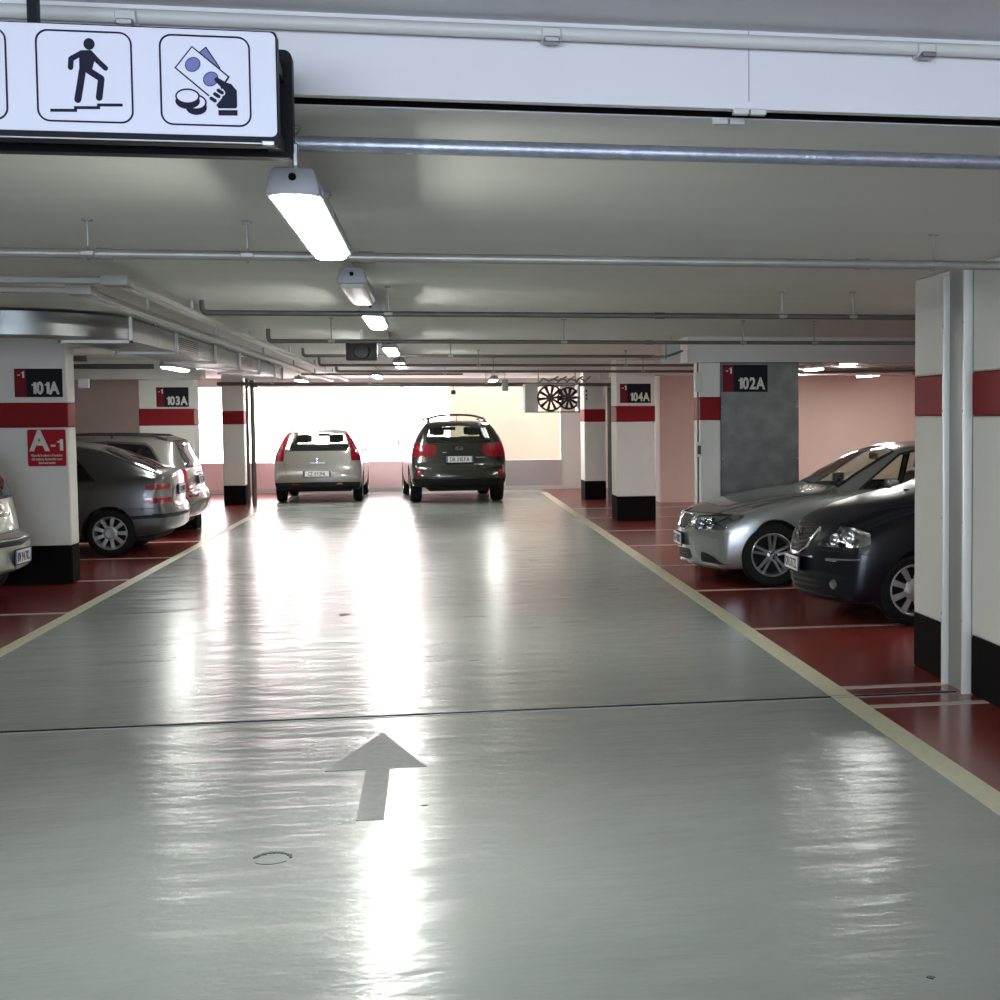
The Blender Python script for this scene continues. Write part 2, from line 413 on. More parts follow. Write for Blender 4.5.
        for k, r in enumerate(regs):
            a, b, c = VIEWS[r['view']]; poly = r['poly']; n = len(poly)
            x0 = min(p[0] for p in poly)-.1; x1 = max(p[0] for p in poly)+.1; y0 = min(p[1] for p in poly)-.1; y1 = max(p[1] for p in poly)+.1
            def ok(co):
                if not (x0 <= co[a] <= x1 and y0 <= co[b] <= y1): return False
                return s.cons(r, co, .12)
            edges = [(poly[i-1], poly[i]) for i in range(n)]
            if 'ymin' in r and r['name'] == 'REMOVE': edges.append(None)
            for e in edges:
                fs = [f for f in bm.faces if ok(f.calc_center_median()) and s.ncons(r, f)]
                if not fs: continue
                geom = set(fs)
                for f in fs: geom.update(f.edges); geom.update(f.verts)
                if e is None: co = Vector((0, r['ymin'], 0)); no = Vector((0, 1, 0))
                else:
                    dx, dy = e[1][0]-e[0][0], e[1][1]-e[0][1]
                    if math.hypot(dx, dy) < 1e-6: continue
                    co = [0, 0, 0]; no = [0, 0, 0]; co[a], co[b] = e[0]; no[a], no[b] = -dy, dx
                    co = Vector(co); no = Vector(no).normalized()
                bmesh.ops.bisect_plane(bm, geom=list(geom), dist=1e-5, plane_co=co, plane_no=no)
        for f in bm.faces:
            f[lay] = 0; c0 = f.calc_center_median()
            for k, r in enumerate(regs):
                a, b, c = VIEWS[r['view']]
                if s.cons(r, c0, 0) and s.ncons(r, f) and inpoly((c0[a], c0[b]), r['poly']): f[lay] = k+1
        rem = [f for f in bm.faces if f[lay] and regs[f[lay]-1]['name'] == 'REMOVE']
        bmesh.ops.delete(bm, geom=rem, context='FACES')
        # arch liners
        for (u, z, r) in sp['arches']:
            es = [e for e in bm.edges if e.is_boundary and all(abs(math.hypot(v.co.x-u, v.co.z-z)-r) < .03 and v.co.y > sp['W']-.262 for v in e.verts)
                  and abs(e.verts[0].co.y-e.verts[1].co.y) < .12]
            if not es: continue
            r_ = bmesh.ops.extrude_edge_only(bm, edges=es)
            for v in [g for g in r_['geom'] if isinstance(g, bmesh.types.BMVert)]: v.co.y = sp['W']-.30
            for f in [g for g in r_['geom'] if isinstance(g, bmesh.types.BMFace)]: f[lay] = -1
            for e in es:
                for f in e.link_faces:
                    if all(abs(math.hypot(v.co.x-u, v.co.z-z)-r) < .03 for v in f.verts) and abs(f.normal.y) < .3 and f[lay] == 0: pass
        groups = {}
        for f in bm.faces:
            k = f[lay]
            if k == 0: key = ('body', sp['paint'], True, 0)
            elif k == -1: key = ('wheel_well', 'well', True, 0)
            else:
                r = regs[k-1]; key = (r['name'], r['mat'], r.get('center', r['view'] != 'side' and not r.get('pair')), 0)
            groups.setdefault(key, []).append(f)
        lamps = {}
        for r in regs:
            if r.get('lamp'): lamps[r['name']] = r['lamp']
        # collect pieces
        parts = {}
        for (name, mt, cen, _), fs in groups.items():
            for side in (1, -1):
                key = (name, 0 if cen else side)
                P = parts.setdefault(key, dict(v=[], f=[], m=[], n=[], idx={}))
                for f in fs:
                    ids = []
                    for v in f.verts:
                        q = (v.index if v.index >= 0 else id(v), side if v.co.y > 1e-5 else 0, round(v.co.x, 5), round(v.co.y, 5), round(v.co.z, 5))
                        if q not in P['idx']:
                            d = s.deform(v.co); d.y *= side; P['idx'][q] = len(P['v']); P['v'].append(d)
                        ids.append(P['idx'][q])
                    if side < 0: ids = ids[::-1]
                    if len(set(ids)) == len(ids): P['f'].append(ids); P['m'].append(mt)
        s.parts = {}
        for (name, side), P in parts.items():
            o = s.mesh_part(name, P); s.parts[(name, side)] = o
            if name in lamps: s.lamp_bowl(o, P, lamps[name])
        bm.free()
    def cons(s, r, co, m):
        if 'umin' in r and co[0] < r['umin']-m: return False
        if 'umax' in r and co[0] > r['umax']+m: return False
        if 'ymin' in r and co[1] < r['ymin']-m: return False
        if r['view'] == 'front' and co[0] > r.get('umax', 1.0)+m: return False
        if r['view'] == 'rear' and co[0] < r.get('umin', s.L-1.0)-m: return False
        if 'zmin' in r and co[2] < r['zmin']-m: return False
        return True
    def ncons(s, r, f):
        n = f.normal
        if r['name'] == 'REMOVE': return True
        t = r.get('nmin')
        if r['view'] == 'side': return abs(n.y) > (t if t is not None else .45)
        if r['view'] == 'top': return abs(n.z) > (t if t is not None else .25)
        return abs(n.x) > (t if t is not None else .25)
    def mesh_part(s, name, P):
        me = bpy.data.meshes.new(name); me.from_pydata([tuple(v) for v in P['v']], [], P['f'])
        mats = sorted(set(P['m'])); [me.materials.append(M[m]) for m in mats]
        me.polygons.foreach_set('material_index', [mats.index(m) for m in P['m']])
        me.polygons.foreach_set('use_smooth', [True]*len(P['f'])); me.update()
        if name not in ('wheel_well',):
            ns = []
            for v in me.vertices:
                p, n, i, d = s.bvh.find_nearest(v.co)
                ids = s.rf[i]; w = poly_3d_calc([s.rv[k] for k in ids], p)
                nn = Vector((0, 0, 0))
                for k, ww in zip(ids, w): nn += s.rn[k]*ww
                nn = nn*s.flip
                if nn.length < 1e-6: nn = n
                ns.append(nn.normalized())
            # make winding agree with normals
            fl = sum(1 if p.normal.dot(ns[p.vertices[0]]) > 0 else -1 for p in me.polygons)
            if fl < 0: me.flip_normals()
            me.normals_split_custom_set_from_vertices([tuple(n) for n in ns])
        o = bpy.data.objects.new(name, me); link(o, s.root); return o
    def lamp_bowl(s, o, P, spec):
        depth, mt, spheres = spec
        bm = bmesh.new(); bm.from_mesh(o.data); bmesh.ops.remove_doubles(bm, verts=bm.verts, dist=1e-5)
        nrm = Vector((0, 0, 0)); cc = Vector((0, 0, 0))
        for f in bm.faces: nrm += f.normal*f.calc_area()
        for v in bm.verts: cc += v.co
        cc /= max(1, len(bm.verts)); nrm.normalize()
        r_ = bmesh.ops.extrude_face_region(bm, geom=list(bm.faces))
        nv = [g for g in r_['geom'] if isinstance(g, bmesh.types.BMVert)]; nf = {g for g in r_['geom'] if isinstance(g, bmesh.types.BMFace)}
        for v in nv: v.co = cc+(v.co-cc)*.86-nrm*depth
        # drop the original front faces
        fr = [f for f in bm.faces if f not in nf and all(vv not in nv for vv in f.verts)]
        bmesh.ops.delete(bm, geom=fr, context='FACES_ONLY')
        me = bpy.data.meshes.new('lamp_bowl'); bm.to_mesh(me); bm.free(); me.materials.append(M[mt])
        if me.has_custom_normals:
            try: me.attributes.remove(me.attributes['custom_normal'])
            except Exception: pass
        for p in me.polygons: p.use_smooth = False; p.material_index = 0
        b = bpy.data.objects.new('lamp_bowl', me); link(b, o)
        side = 1 if cc.y > 0 else -1
        for (a, bz, r, mm) in spheres:
            if spec[0] > 0 and cc.x < 0: p, n = s.hf(side*a, bz)
            else: p, n = s.hr(side*a, bz)
            m = MB(); c = p-n*(r*.9+.012)
            prof = [(0.0, 0), (r*.5, .02*r), (r*.82, .25*r), (r, .6*r), (r*1.08, 1.0*r), (r*1.12, 1.0*r)]
            R = Vector((0, 1, 0)).rotation_difference(n).to_matrix().to_4x4()
            m.lathe(prof, M[mm], 16, Matrix.Translation(c) @ R); m.build('reflector', o)
    # ---- details
    def line(s, name, view, pts, r, m, side=-1, off=0., closed=False, parent=None, sub=6, n=6):
        P = []; k = len(pts)
        for i in range(k if closed else k-1):
            a, b = pts[i], pts[(i+1) % k]; L_ = math.hypot(b[0]-a[0], b[1]-a[1]); q = max(1, int(L_/.05))
            for j in range(q): P.append((a[0]+(b[0]-a[0])*j/q, a[1]+(b[1]-a[1])*j/q))
        if not closed: P.append(pts[-1])
        V = [s.pt(view, a, b, side, off) for a, b in P]
        mb = s.cur if name is None else MB()
        mb.tube(V, r, m, n, closed)
        if name: return mb.build(name, parent or s.root)
    def gaps(s, view, polys, side=-1, both=False):
        for sd in ((-1, 1) if both else (side,)):
            for pts in polys:
                if view in ('front', 'rear') and both: q = [(a*sd, b) for a, b in pts]
                elif view == 'top' and both: q = [(a, b*sd) for a, b in pts]
                else: q = pts
                s.line(None, view, q, .0035, M['ink'], sd, .0005, n=4)
    def plate(s, view, z, txt, w=.52, h=.11, y0=0, off=.012):
        f = -1 if view == 'front' else 1
        p1, _ = (s.hf if f < 0 else s.hr)(y0, z-h/2); p2, _ = (s.hf if f < 0 else s.hr)(y0, z+h/2); pm, _ = (s.hf if f < 0 else s.hr)(y0, z)
        x = min(p1.x, p2.x, pm.x) if f < 0 else max(p1.x, p2.x, pm.x)
        tilt = math.atan2(p2.x-p1.x, h)*.6
        T = Matrix.Translation((x+f*off, y0, z)) @ Matrix.Rotation(tilt, 4, 'Y')
        root = MB().rbox(-.006, .006, -w/2-.012, w/2+.012, -h/2-.012, h/2+.012, M['plastic'], .005, 1, T).build('plate_holder', s.root)
        MB().box(f*.006-.002, f*.006+.002, -w/2, w/2, -h/2, h/2, M['plate'], T).build('licence_plate', root)
        b = MB()
        for sd in (-1, 1): b.box(f*.0075-.002, f*.0075+.002, sd*(w/2-.015)-.014, sd*(w/2-.015)+.014, -h/2+.002, h/2-.002, M['plate_blue'], T)
        b.build('plate_band', root)
        lettering('plate_lettering', txt, M['ink'], h*.92, T @ face_T((f*.009, 0, 0), (f, 0, 0)), root, bold=.002, sx=.74 if w > .45 else .6)
    def wheels(s, r, wd, track, us, rim_r, style, m='alloy', logo=None, only=None):
        sp = s.sp
        for iu, u in enumerate(us):
            for side in (-1, 1):
                T0 = Matrix.Translation((u-s.L/2, side*track, r))
                T = T0 @ (Matrix.Identity(4) if side < 0 else Matrix.Rotation(PI, 4, 'Z'))
                # local: outer face toward -Y
                h = wd/2; q = rim_r
                prof = [(q-.01, h*.7), (q+.01, h*.95), ((q+r)/2, h), (r-.022, h*.94), (r-.004, h*.72), (r, h*.4), (r, -h*.4), (r-.004, -h*.72), (r-.022, -h*.94), ((q+r)/2, -h), (q+.008, -h*.95), (q-.008, -h*.72)]
                ty = MB().lathe(prof, M['tyre'], 40, T)
                for k in range(4):
                    z = -h*.55+h*1.1*k/3; ty.lathe([(r-.003, z-.004), (r+.0008, z-.001), (r+.0008, z+.001), (r-.003, z+.004)], M['well'], 40, T)
                tyre = ty.build('wheel', s.root)
                rm = MB(); y = -h*.86
                rm.lathe([(q+.004, y), (q-.006, y-.006), (q-.014, y+.004), (q-.022, y+.03), (q-.03, h*.7), (q-.012, h*.72)], M[m], 40, T)
                rm.lathe([(0, .02), (q-.035, .02), (q-.035, .05)], M['well'], 32, T)
                hub_r = q*.24
                if style == 'disc':
                    ang = 9
                    rm.lathe([(0, y+.004), (q*.28, y+.0), (q*.36, y+.012), (q*.44, y+.018)], M[m], 36, T)
                    for k in range(ang):
                        a = 2*PI*k/ang; wdt = .17
                        pts = []
                        for rr, ww, yy in ((q*.38, .25, y+.016), (q*.62, .17, y+.006), (q*.92, .135, y+.006)): pts.append((rr, ww, yy))
                        vs = []; fs = []
                        for rr, ww, yy in pts:
                            for sg in (-1, 1): vs.append((rr*math.cos(a+sg*ww), yy, rr*math.sin(a+sg*ww)))
                            for sg in (-1, 1): vs.append((rr*math.cos(a+sg*ww), yy+.02, rr*math.sin(a+sg*ww)))
                        for i in range(2):
                            o = 4*i; fs += [(o, o+1, o+5, o+4), (o, o+4, o+6, o+2), (o+1, o+3, o+7, o+5)]
                        fs.append((8, 9, 11, 10)); rm.add(vs, fs, M[m], False, T)
                else:
                    pairs = {'double5': 5, 'double7': 7, 'single7': 7, 'double6': 6}[style]; dd = .17 if 'double' in style else 0
                    for k in range(pairs):
                        for sg in ((-1, 1) if dd else (0,)):
                            a = 2*PI*k/pairs+.3; a0 = a+sg*dd*1.7; a1 = a+sg*dd*.95
                            wi, wo = (.016, .013) if dd else (.034, .024)
                            p0 = Vector((math.cos(a0)*hub_r, 0, math.sin(a0)*hub_r)); p1 = Vector((math.cos(a1)*(q-.016), 0, math.sin(a1)*(q-.016)))
                            d = (p1-p0).normalized(); t = Vector((-d.z, 0, d.x)); vs = []
                            for p, ww, yy in ((p0, wi, y+.022), ((p0+p1)/2, (wi+wo)/2*.9, y+.012), (p1, wo, y+.006)):
                                for e_, dy in ((-1, .008), (-.55, 0), (.55, 0), (1, .008)): vs.append(p+t*ww*e_+Vector((0, yy+dy, 0)))
                                for e_ in (1, -1): vs.append(p+t*ww*e_+Vector((0, yy+.035, 0)))
                            fs = []
                            for i in range(2):
                                for j in range(6): fs.append((6*i+j, 6*i+(j+1) % 6, 6*i+6+(j+1) % 6, 6*i+6+j))
                            rm.add(vs, fs, M[m], False, T)
                    rm.lathe([(hub_r*.5, y+.012), (hub_r*1.0, y+.016), (hub_r*1.1, y+.03), (hub_r*1.0, y+.06)], M[m], 24, T)
                    for k in range(5):
                        a = 2*PI*k/5; rm.lathe([(0, 0), (.010, 0), (.010, .01)], M['well'], 8, T @ Matrix.Translation((math.cos(a)*hub_r*.75, y+.010, math.sin(a)*hub_r*.75)))
                rim = rm.build('rim', tyre)
                cap = MB().lathe([(0, y+.004), (hub_r*.42, y+.005), (hub_r*.5, y+.014)], M['plastic' if logo == 'roundel' else m], 20, T)
                if logo == 'roundel':
                    for k in range(4):
                        a0 = k*PI/2; pg = [(0, 0)]+arc(0, 0, hub_r*.30, a0, a0+PI/2, 5); cap.prism(pg, y+.001, y+.004, M['emblem_blue' if k % 2 else 'plate'], T)
                cap.build('hub_cap', tyre)
    def mirror(s, u, z, m, w=.20, h=.13):
        for side in (-1, 1):
            p, n = s.hs(u, z, side)
            def tp(v): return Vector((v.x+abs(v.y)*0.02, v.y, v.z))
            b = MB(); y0 = p.y+side*.05; y1 = p.y+side*(.05+w)
            b.rbox(p.x-.04, p.x+.07, min(y0, y1), max(y0, y1), z-.005, z+h, M[m], .03, 3)
            b.tube([p+Vector((0, -side*.01, .0)), p+Vector((0, side*.05, .015)), p+Vector((.01, side*.10, .04))], .018, M['plastic'])
            o = b.build('mirror', s.root)
            MB().rbox(p.x+.068, p.x+.073, min(y0, y1)+.02, max(y0, y1)-.02, z+.015, z+h-.02, M['chrome'], .002, 1).build('mirror_glass', o)
    def interior(s, rows, zf, zs, hw, dash=None, head=.12, back_h=.60, wheel_side=-1):
        b = MB(); L = s.L; x0 = (dash if dash else rows[0][0])-L/2-.1; x1 = rows[-1][0]-L/2+.55
        b.box(x0, x1, -hw, hw, zf-.03, zf, M['interior'])
        if dash is not None:
            xx = dash-L/2; b.rbox(xx-.30, xx+.18, -hw+.02, hw-.02, zs+.18, zs+.40, M['interior'], .06, 3)
        b.build('cabin_floor', s.root)
        for u, n, w in rows:
            xs = u-L/2
            cs = [(-hw*.5), (hw*.5)] if n == 2 else [0]
            for c in cs:
                ww = w if n == 2 else hw*1.7
                q = MB(); q.rbox(xs-.28, xs+.24, c-ww/2, c+ww/2, zs-.16, zs, M['seat'], .05, 3)
                def lean(v, xs=xs): return Vector((v.x+(v.z-zs)*.22, v.y, v.z))
                q.rbox(xs+.18, xs+.32, c-ww/2, c+ww/2, zs-.08, zs+back_h, M['seat'], .05, 3, taper=lean)
                o = q.build('seat', s.root)
                hs_ = [c] if n == 2 else [-hw*.5, hw*.5]
                for hc in hs_:
                    MB().rbox(xs+.21, xs+.30, hc-head, hc+head, zs+back_h+.035, zs+back_h+.20, M['seat'], .04, 3, taper=lean).tube(
                        [lean(Vector((xs+.25, hc, zs+back_h-.03))), lean(Vector((xs+.25, hc, zs+back_h+.06)))], .008, M['dark_metal']).build('headrest', o)
        if dash is not None:
            R = Matrix.Translation((dash-L/2+.28, wheel_side*hw*.5, zs+.30)) @ Matrix.Rotation(-PI/2+.45, 4, 'Z' if False else 'Y') 
            w = MB(); ring = [R @ Vector((.185*math.cos(t), .185*math.sin(t), 0)) for t in [2*PI*i/28 for i in range(28)]]
            w.tube(ring, .014, M['plastic'], 8, True)
            for t in (0, 2.3, -2.3): w.tube([R @ Vector((0, 0, -.01)), R @ Vector((.18*math.cos(t+PI), .18*math.sin(t+PI), 0))], .014, M['plastic'])
            w.tube([R @ Vector((0, 0, -.02)), R @ Vector((0, 0, -.18))], .03, M['plastic']); w.build('steering_wheel', s.root)
    def under(s, x0, x1, hw, z0, z1):
        MB().rbox(x0-s.L/2, x1-s.L/2, -hw, hw, z0, z1, M['well'], .03, 1).build('underbody', s.root)

def R_(name, mt, view, poly, **k): d = dict(name=name, mat=mt, view=view, poly=poly); d.update(k); return d
def chevrons(c, z, s, t=.008):
    m = MB()
    for dz in (0, .045):
        P = [c.hf(y, z+dz+zz)[0]+Vector((-.012, 0, 0)) for y, zz in ((-s, -.03), (0, .022), (s, -.03))]
        m.tube(P, t, M['chrome'], 6)
    m.build('emblem', c.root)

def car_silver_saloon(loc, rz):
    L = 4.52
    sp = dict(name='silver_saloon_car', L=L, W=.905, paint='silver', nose=(.34, 1.7, 1.1), tail=(.16, 2.4, .8),
        zt=[(0, .50), (.02, .60), (.05, .675), (.09, .715), (.15, .745), (.3, .795), (.6, .86), (1.0, .925), (1.36, .965), (1.46, 1.0), (1.75, 1.18), (2.05, 1.335), (2.35, 1.405), (2.8, 1.425), (3.3, 1.38), (3.95, 1.10), (4.15, 1.08), (4.4, 1.06), (4.48, .98), (4.515, .7), (4.52, .55)],
        zb=[(0, .44), (.01, .30), (.03, .22), (.1, .175), (.7, .17), (3.8, .19), (4.4, .25), (4.5, .4), (4.52, .5)],
        w=[(0, .80), (.05, .84), (.2, .865), (.7, .895), (2.2, .905), (3.8, .89), (4.4, .85), (4.52, .80)],
        sh=[(0, .48), (.06, .60), (.15, .66), (.4, .73), (.8, .82), (1.35, .90), (2.2, .93), (3.5, .97), (4.2, .98), (4.45, .93), (4.52, .6)],
        rw=[(0, .66), (.2, .68), (.8, .70), (1.36, .74), (1.5, .72), (2.05, .60), (2.8, .575), (3.3, .57), (3.95, .62), (4.4, .70), (4.52, .7)],
        cr=[(0, .01), (.1, .03), (.3, .06), (1.35, .05), (2.05, .06), (2.8, .06), (3.5, .06), (4, .05), (4.5, .03)],
        arches=[(.80, .33, .345), (3.56, .33, .345)],
        regions=[
            R_('bonnet', 'silver', 'top', [(.10, -.1), (.10, .52), (.25, .63), (.9, .70), (1.38, .76), (1.38, -.1)], zmin=.69),
            R_('front_bumper', 'silver', 'front', [(-.1, .10), (1, .10), (1, .53), (.42, .53), (.35, .50), (.2, .50), (-.1, .50)], umax=.6, center=True),
            R_('front_bumper', 'silver', 'side', [(-.1, .10), (.48, .10), (.46, .53), (-.1, .53)], center=True),
            R_('rear_bumper', 'silver', 'side', [(4.0, .1), (4.7, .1), (4.7, .62), (4.0, .62)], center=True),
            R_('front_door', 'silver', 'side', [(1.42, .25), (2.70, .25), (2.70, .95), (1.50, .93), (1.38, .75)], ymin=.5),
            R_('rear_door', 'silver', 'side', [(2.72, .25), (3.22, .30), (3.45, .62), (3.6, .98), (2.72, .95)], ymin=.5),
            R_('windscreen', 'glass', 'top', [(1.43, -.1), (1.47, .40), (1.53, .70), (2.12, .56), (2.16, -.1)], zmin=.97, seal=.03),
            R_('rear_window', 'glass', 'top', [(3.34, -.1), (3.34, .50), (3.90, .57), (3.93, -.1)], zmin=1.0, seal=.02),
            R_('front_side_window', 'glass', 'side', [(1.74, .965), (2.20, 1.285), (2.40, 1.325), (2.66, 1.335), (2.66, .975)], ymin=.45, seal=.022),
            R_('rear_side_window', 'glass', 'side', [(2.74, .975), (2.74, 1.335), (3.05, 1.315), (3.30, 1.25), (3.56, 1.10), (3.56, 1.05), (3.42, .99)], ymin=.45, seal=.022),
            R_('kidney_grille', 'plastic', 'front', [(.03, .70), (.28, .70), (.315, .675), (.29, .58), (.22, .545), (.07, .545), (.03, .58)], umax=.4, nmin=.05, lamp=(.06, 'well', [])),
            R_('headlamp', 'lens', 'front', [(.40, .685), (.90, .74), (.90, .60), (.84, .575), (.42, .555)], umax=.12, nmin=.02, pair=True, lamp=(.07, 'dark_lamp', [(.50, .62, .058, 'reflector'), (.64, .63, .062, 'reflector')])),
            R_('headlamp', 'lens', 'side', [(-.1, .56), (.06, .57), (.16, .595), (.27, .64), (.41, .712), (.25, .725), (.10, .715), (-.1, .70)], nmin=.1, ymin=.5),
            R_('lower_grille', 'plastic', 'front', [(-.1, .24), (.30, .24), (.36, .27), (.33, .345), (-.1, .345)], umax=.4, nmin=.05, center=True, lamp=(.04, 'well', [])),
            R_('bumper_intake', 'plastic', 'front', [(.52, .235), (.84, .225), (.72, .30), (.60, .335), (.53, .335)], umax=.2, nmin=.02, pair=True, lamp=(.06, 'well', [])),
            R_('tail_lamp', 'red_lens', 'rear', [(.50, .78), (.9, .78), (.9, .95), (.48, .93)], umin=4.1, pair=True),
        ])
    c = Car(sp, loc, rz, 'silver saloon parked nose out between the dark blue hatchback and the 102A pillar')
    c.apply()
    c.cur = MB()
    c.gaps('side', [[(1.36, .28), (1.36, .78), (1.48, .955)], [(2.71, .27), (2.71, .96)], [(3.22, .30), (3.42, .60), (3.62, .98)], [(1.37, .28), (3.2, .28)]], both=True)
    c.gaps('side', [[(.46, .53), (.30, .545), (.12, .535)]], both=True)
    c.gaps('top', [[(.12, .50), (.25, .625), (.9, .70), (1.40, .76)]], both=True)
    c.gaps('front', [[(-.40, .535), (-.29, .52), (-.22, .515)], [(.40, .535), (.29, .52), (.22, .515)]])
    c.cur.build('panel_gap', c.root)
    for sd in (-1, 1):
        pl = [(sd*a, b) for a, b in [(.03, .70), (.28, .70), (.315, .675), (.29, .58), (.22, .545), (.07, .545), (.03, .58)]]
        g = c.line('grille_frame', 'front', pl, .011, M['chrome'], closed=True, off=.004)
        m = MB()
        for k in range(6):
            y = sd*(.065+.03*k); p1 = c.hf(y, .69)[0]; p2 = c.hf(y, .56)[0]; m.tube([p1+Vector((.02, 0, 0)), p2+Vector((.02, 0, 0))], .004, M['dark_metal'], 4)
        m.build('grille_bar', g)
        c.line('headlamp_trim', 'front', [(sd*.42, .56), (sd*.405, .685), (sd*.55, .70), (sd*.72, .712)], .006, M['plastic'])
        c.line('headlamp_trim', 'side', [(.03, .565), (.06, .57), (.16, .595), (.27, .64), (.41, .712), (.25, .725), (.10, .715), (.04, .71)], .006, M['plastic'], sd)
    for k in range(3): c.line('lower_grille_bar', 'front', [(-.33, .265+.03*k), (0, .262+.03*k), (.33, .265+.03*k)], .006, M['dark_metal'])
    c.line('bumper_lip', 'front', [(-.75, .205), (-.4, .215), (0, .215), (.4, .215), (.75, .205)], .012, M['silver'])
    p, n = c.hf(0, .725); R = Vector((0, 1, 0)).rotation_difference(n).to_matrix().to_4x4(); T = Matrix.Translation(p+n*.002) @ R
    e = MB().lathe([(0, .006), (.034, .006), (.040, 0)], M['plastic'], 20, T)
    for k in range(4): e.prism([(0, 0)]+arc(0, 0, .025, k*PI/2, (k+1)*PI/2, 5), .005, .009, M['emblem_blue' if k % 2 else 'plate'], T)
    e.build('emblem', c.root)
    c.plate('front', .44, 'DG 418RK', w=.46, h=.12, off=.003)
    c.wheels(.318, .215, .79, (.80, 3.56), .215, 'double5', logo='roundel')
    c.mirror(1.98, .955, 'silver', w=.16, h=.11)
    for sd in (-1, 1):
        for u in (2.5, 3.4):
            p, n = c.hs(u, .80, sd); MB().rbox(p.x-.11, p.x+.11, p.y-.02, p.y+.02, .79, .82, M['silver'], .01, 2).build('door_handle', c.root)
    c.under(.5, 4.2, .72, .16, .30)
    c.interior([(2.35, 2, .5), (3.2, 1, .5)], .32, .52, .68, dash=1.75, back_h=.56)
    pm = c.ht(2.12, 0)[0]; MB().rbox(pm.x-.03, pm.x+.01, -.12, .12, pm.z-.13, pm.z-.06, M['plastic'], .02, 2).tube([pm+Vector((0, 0, -.07)), pm+Vector((-.02, 0, -.005))], .012, M['plastic']).build('interior_mirror', c.root)
    return c

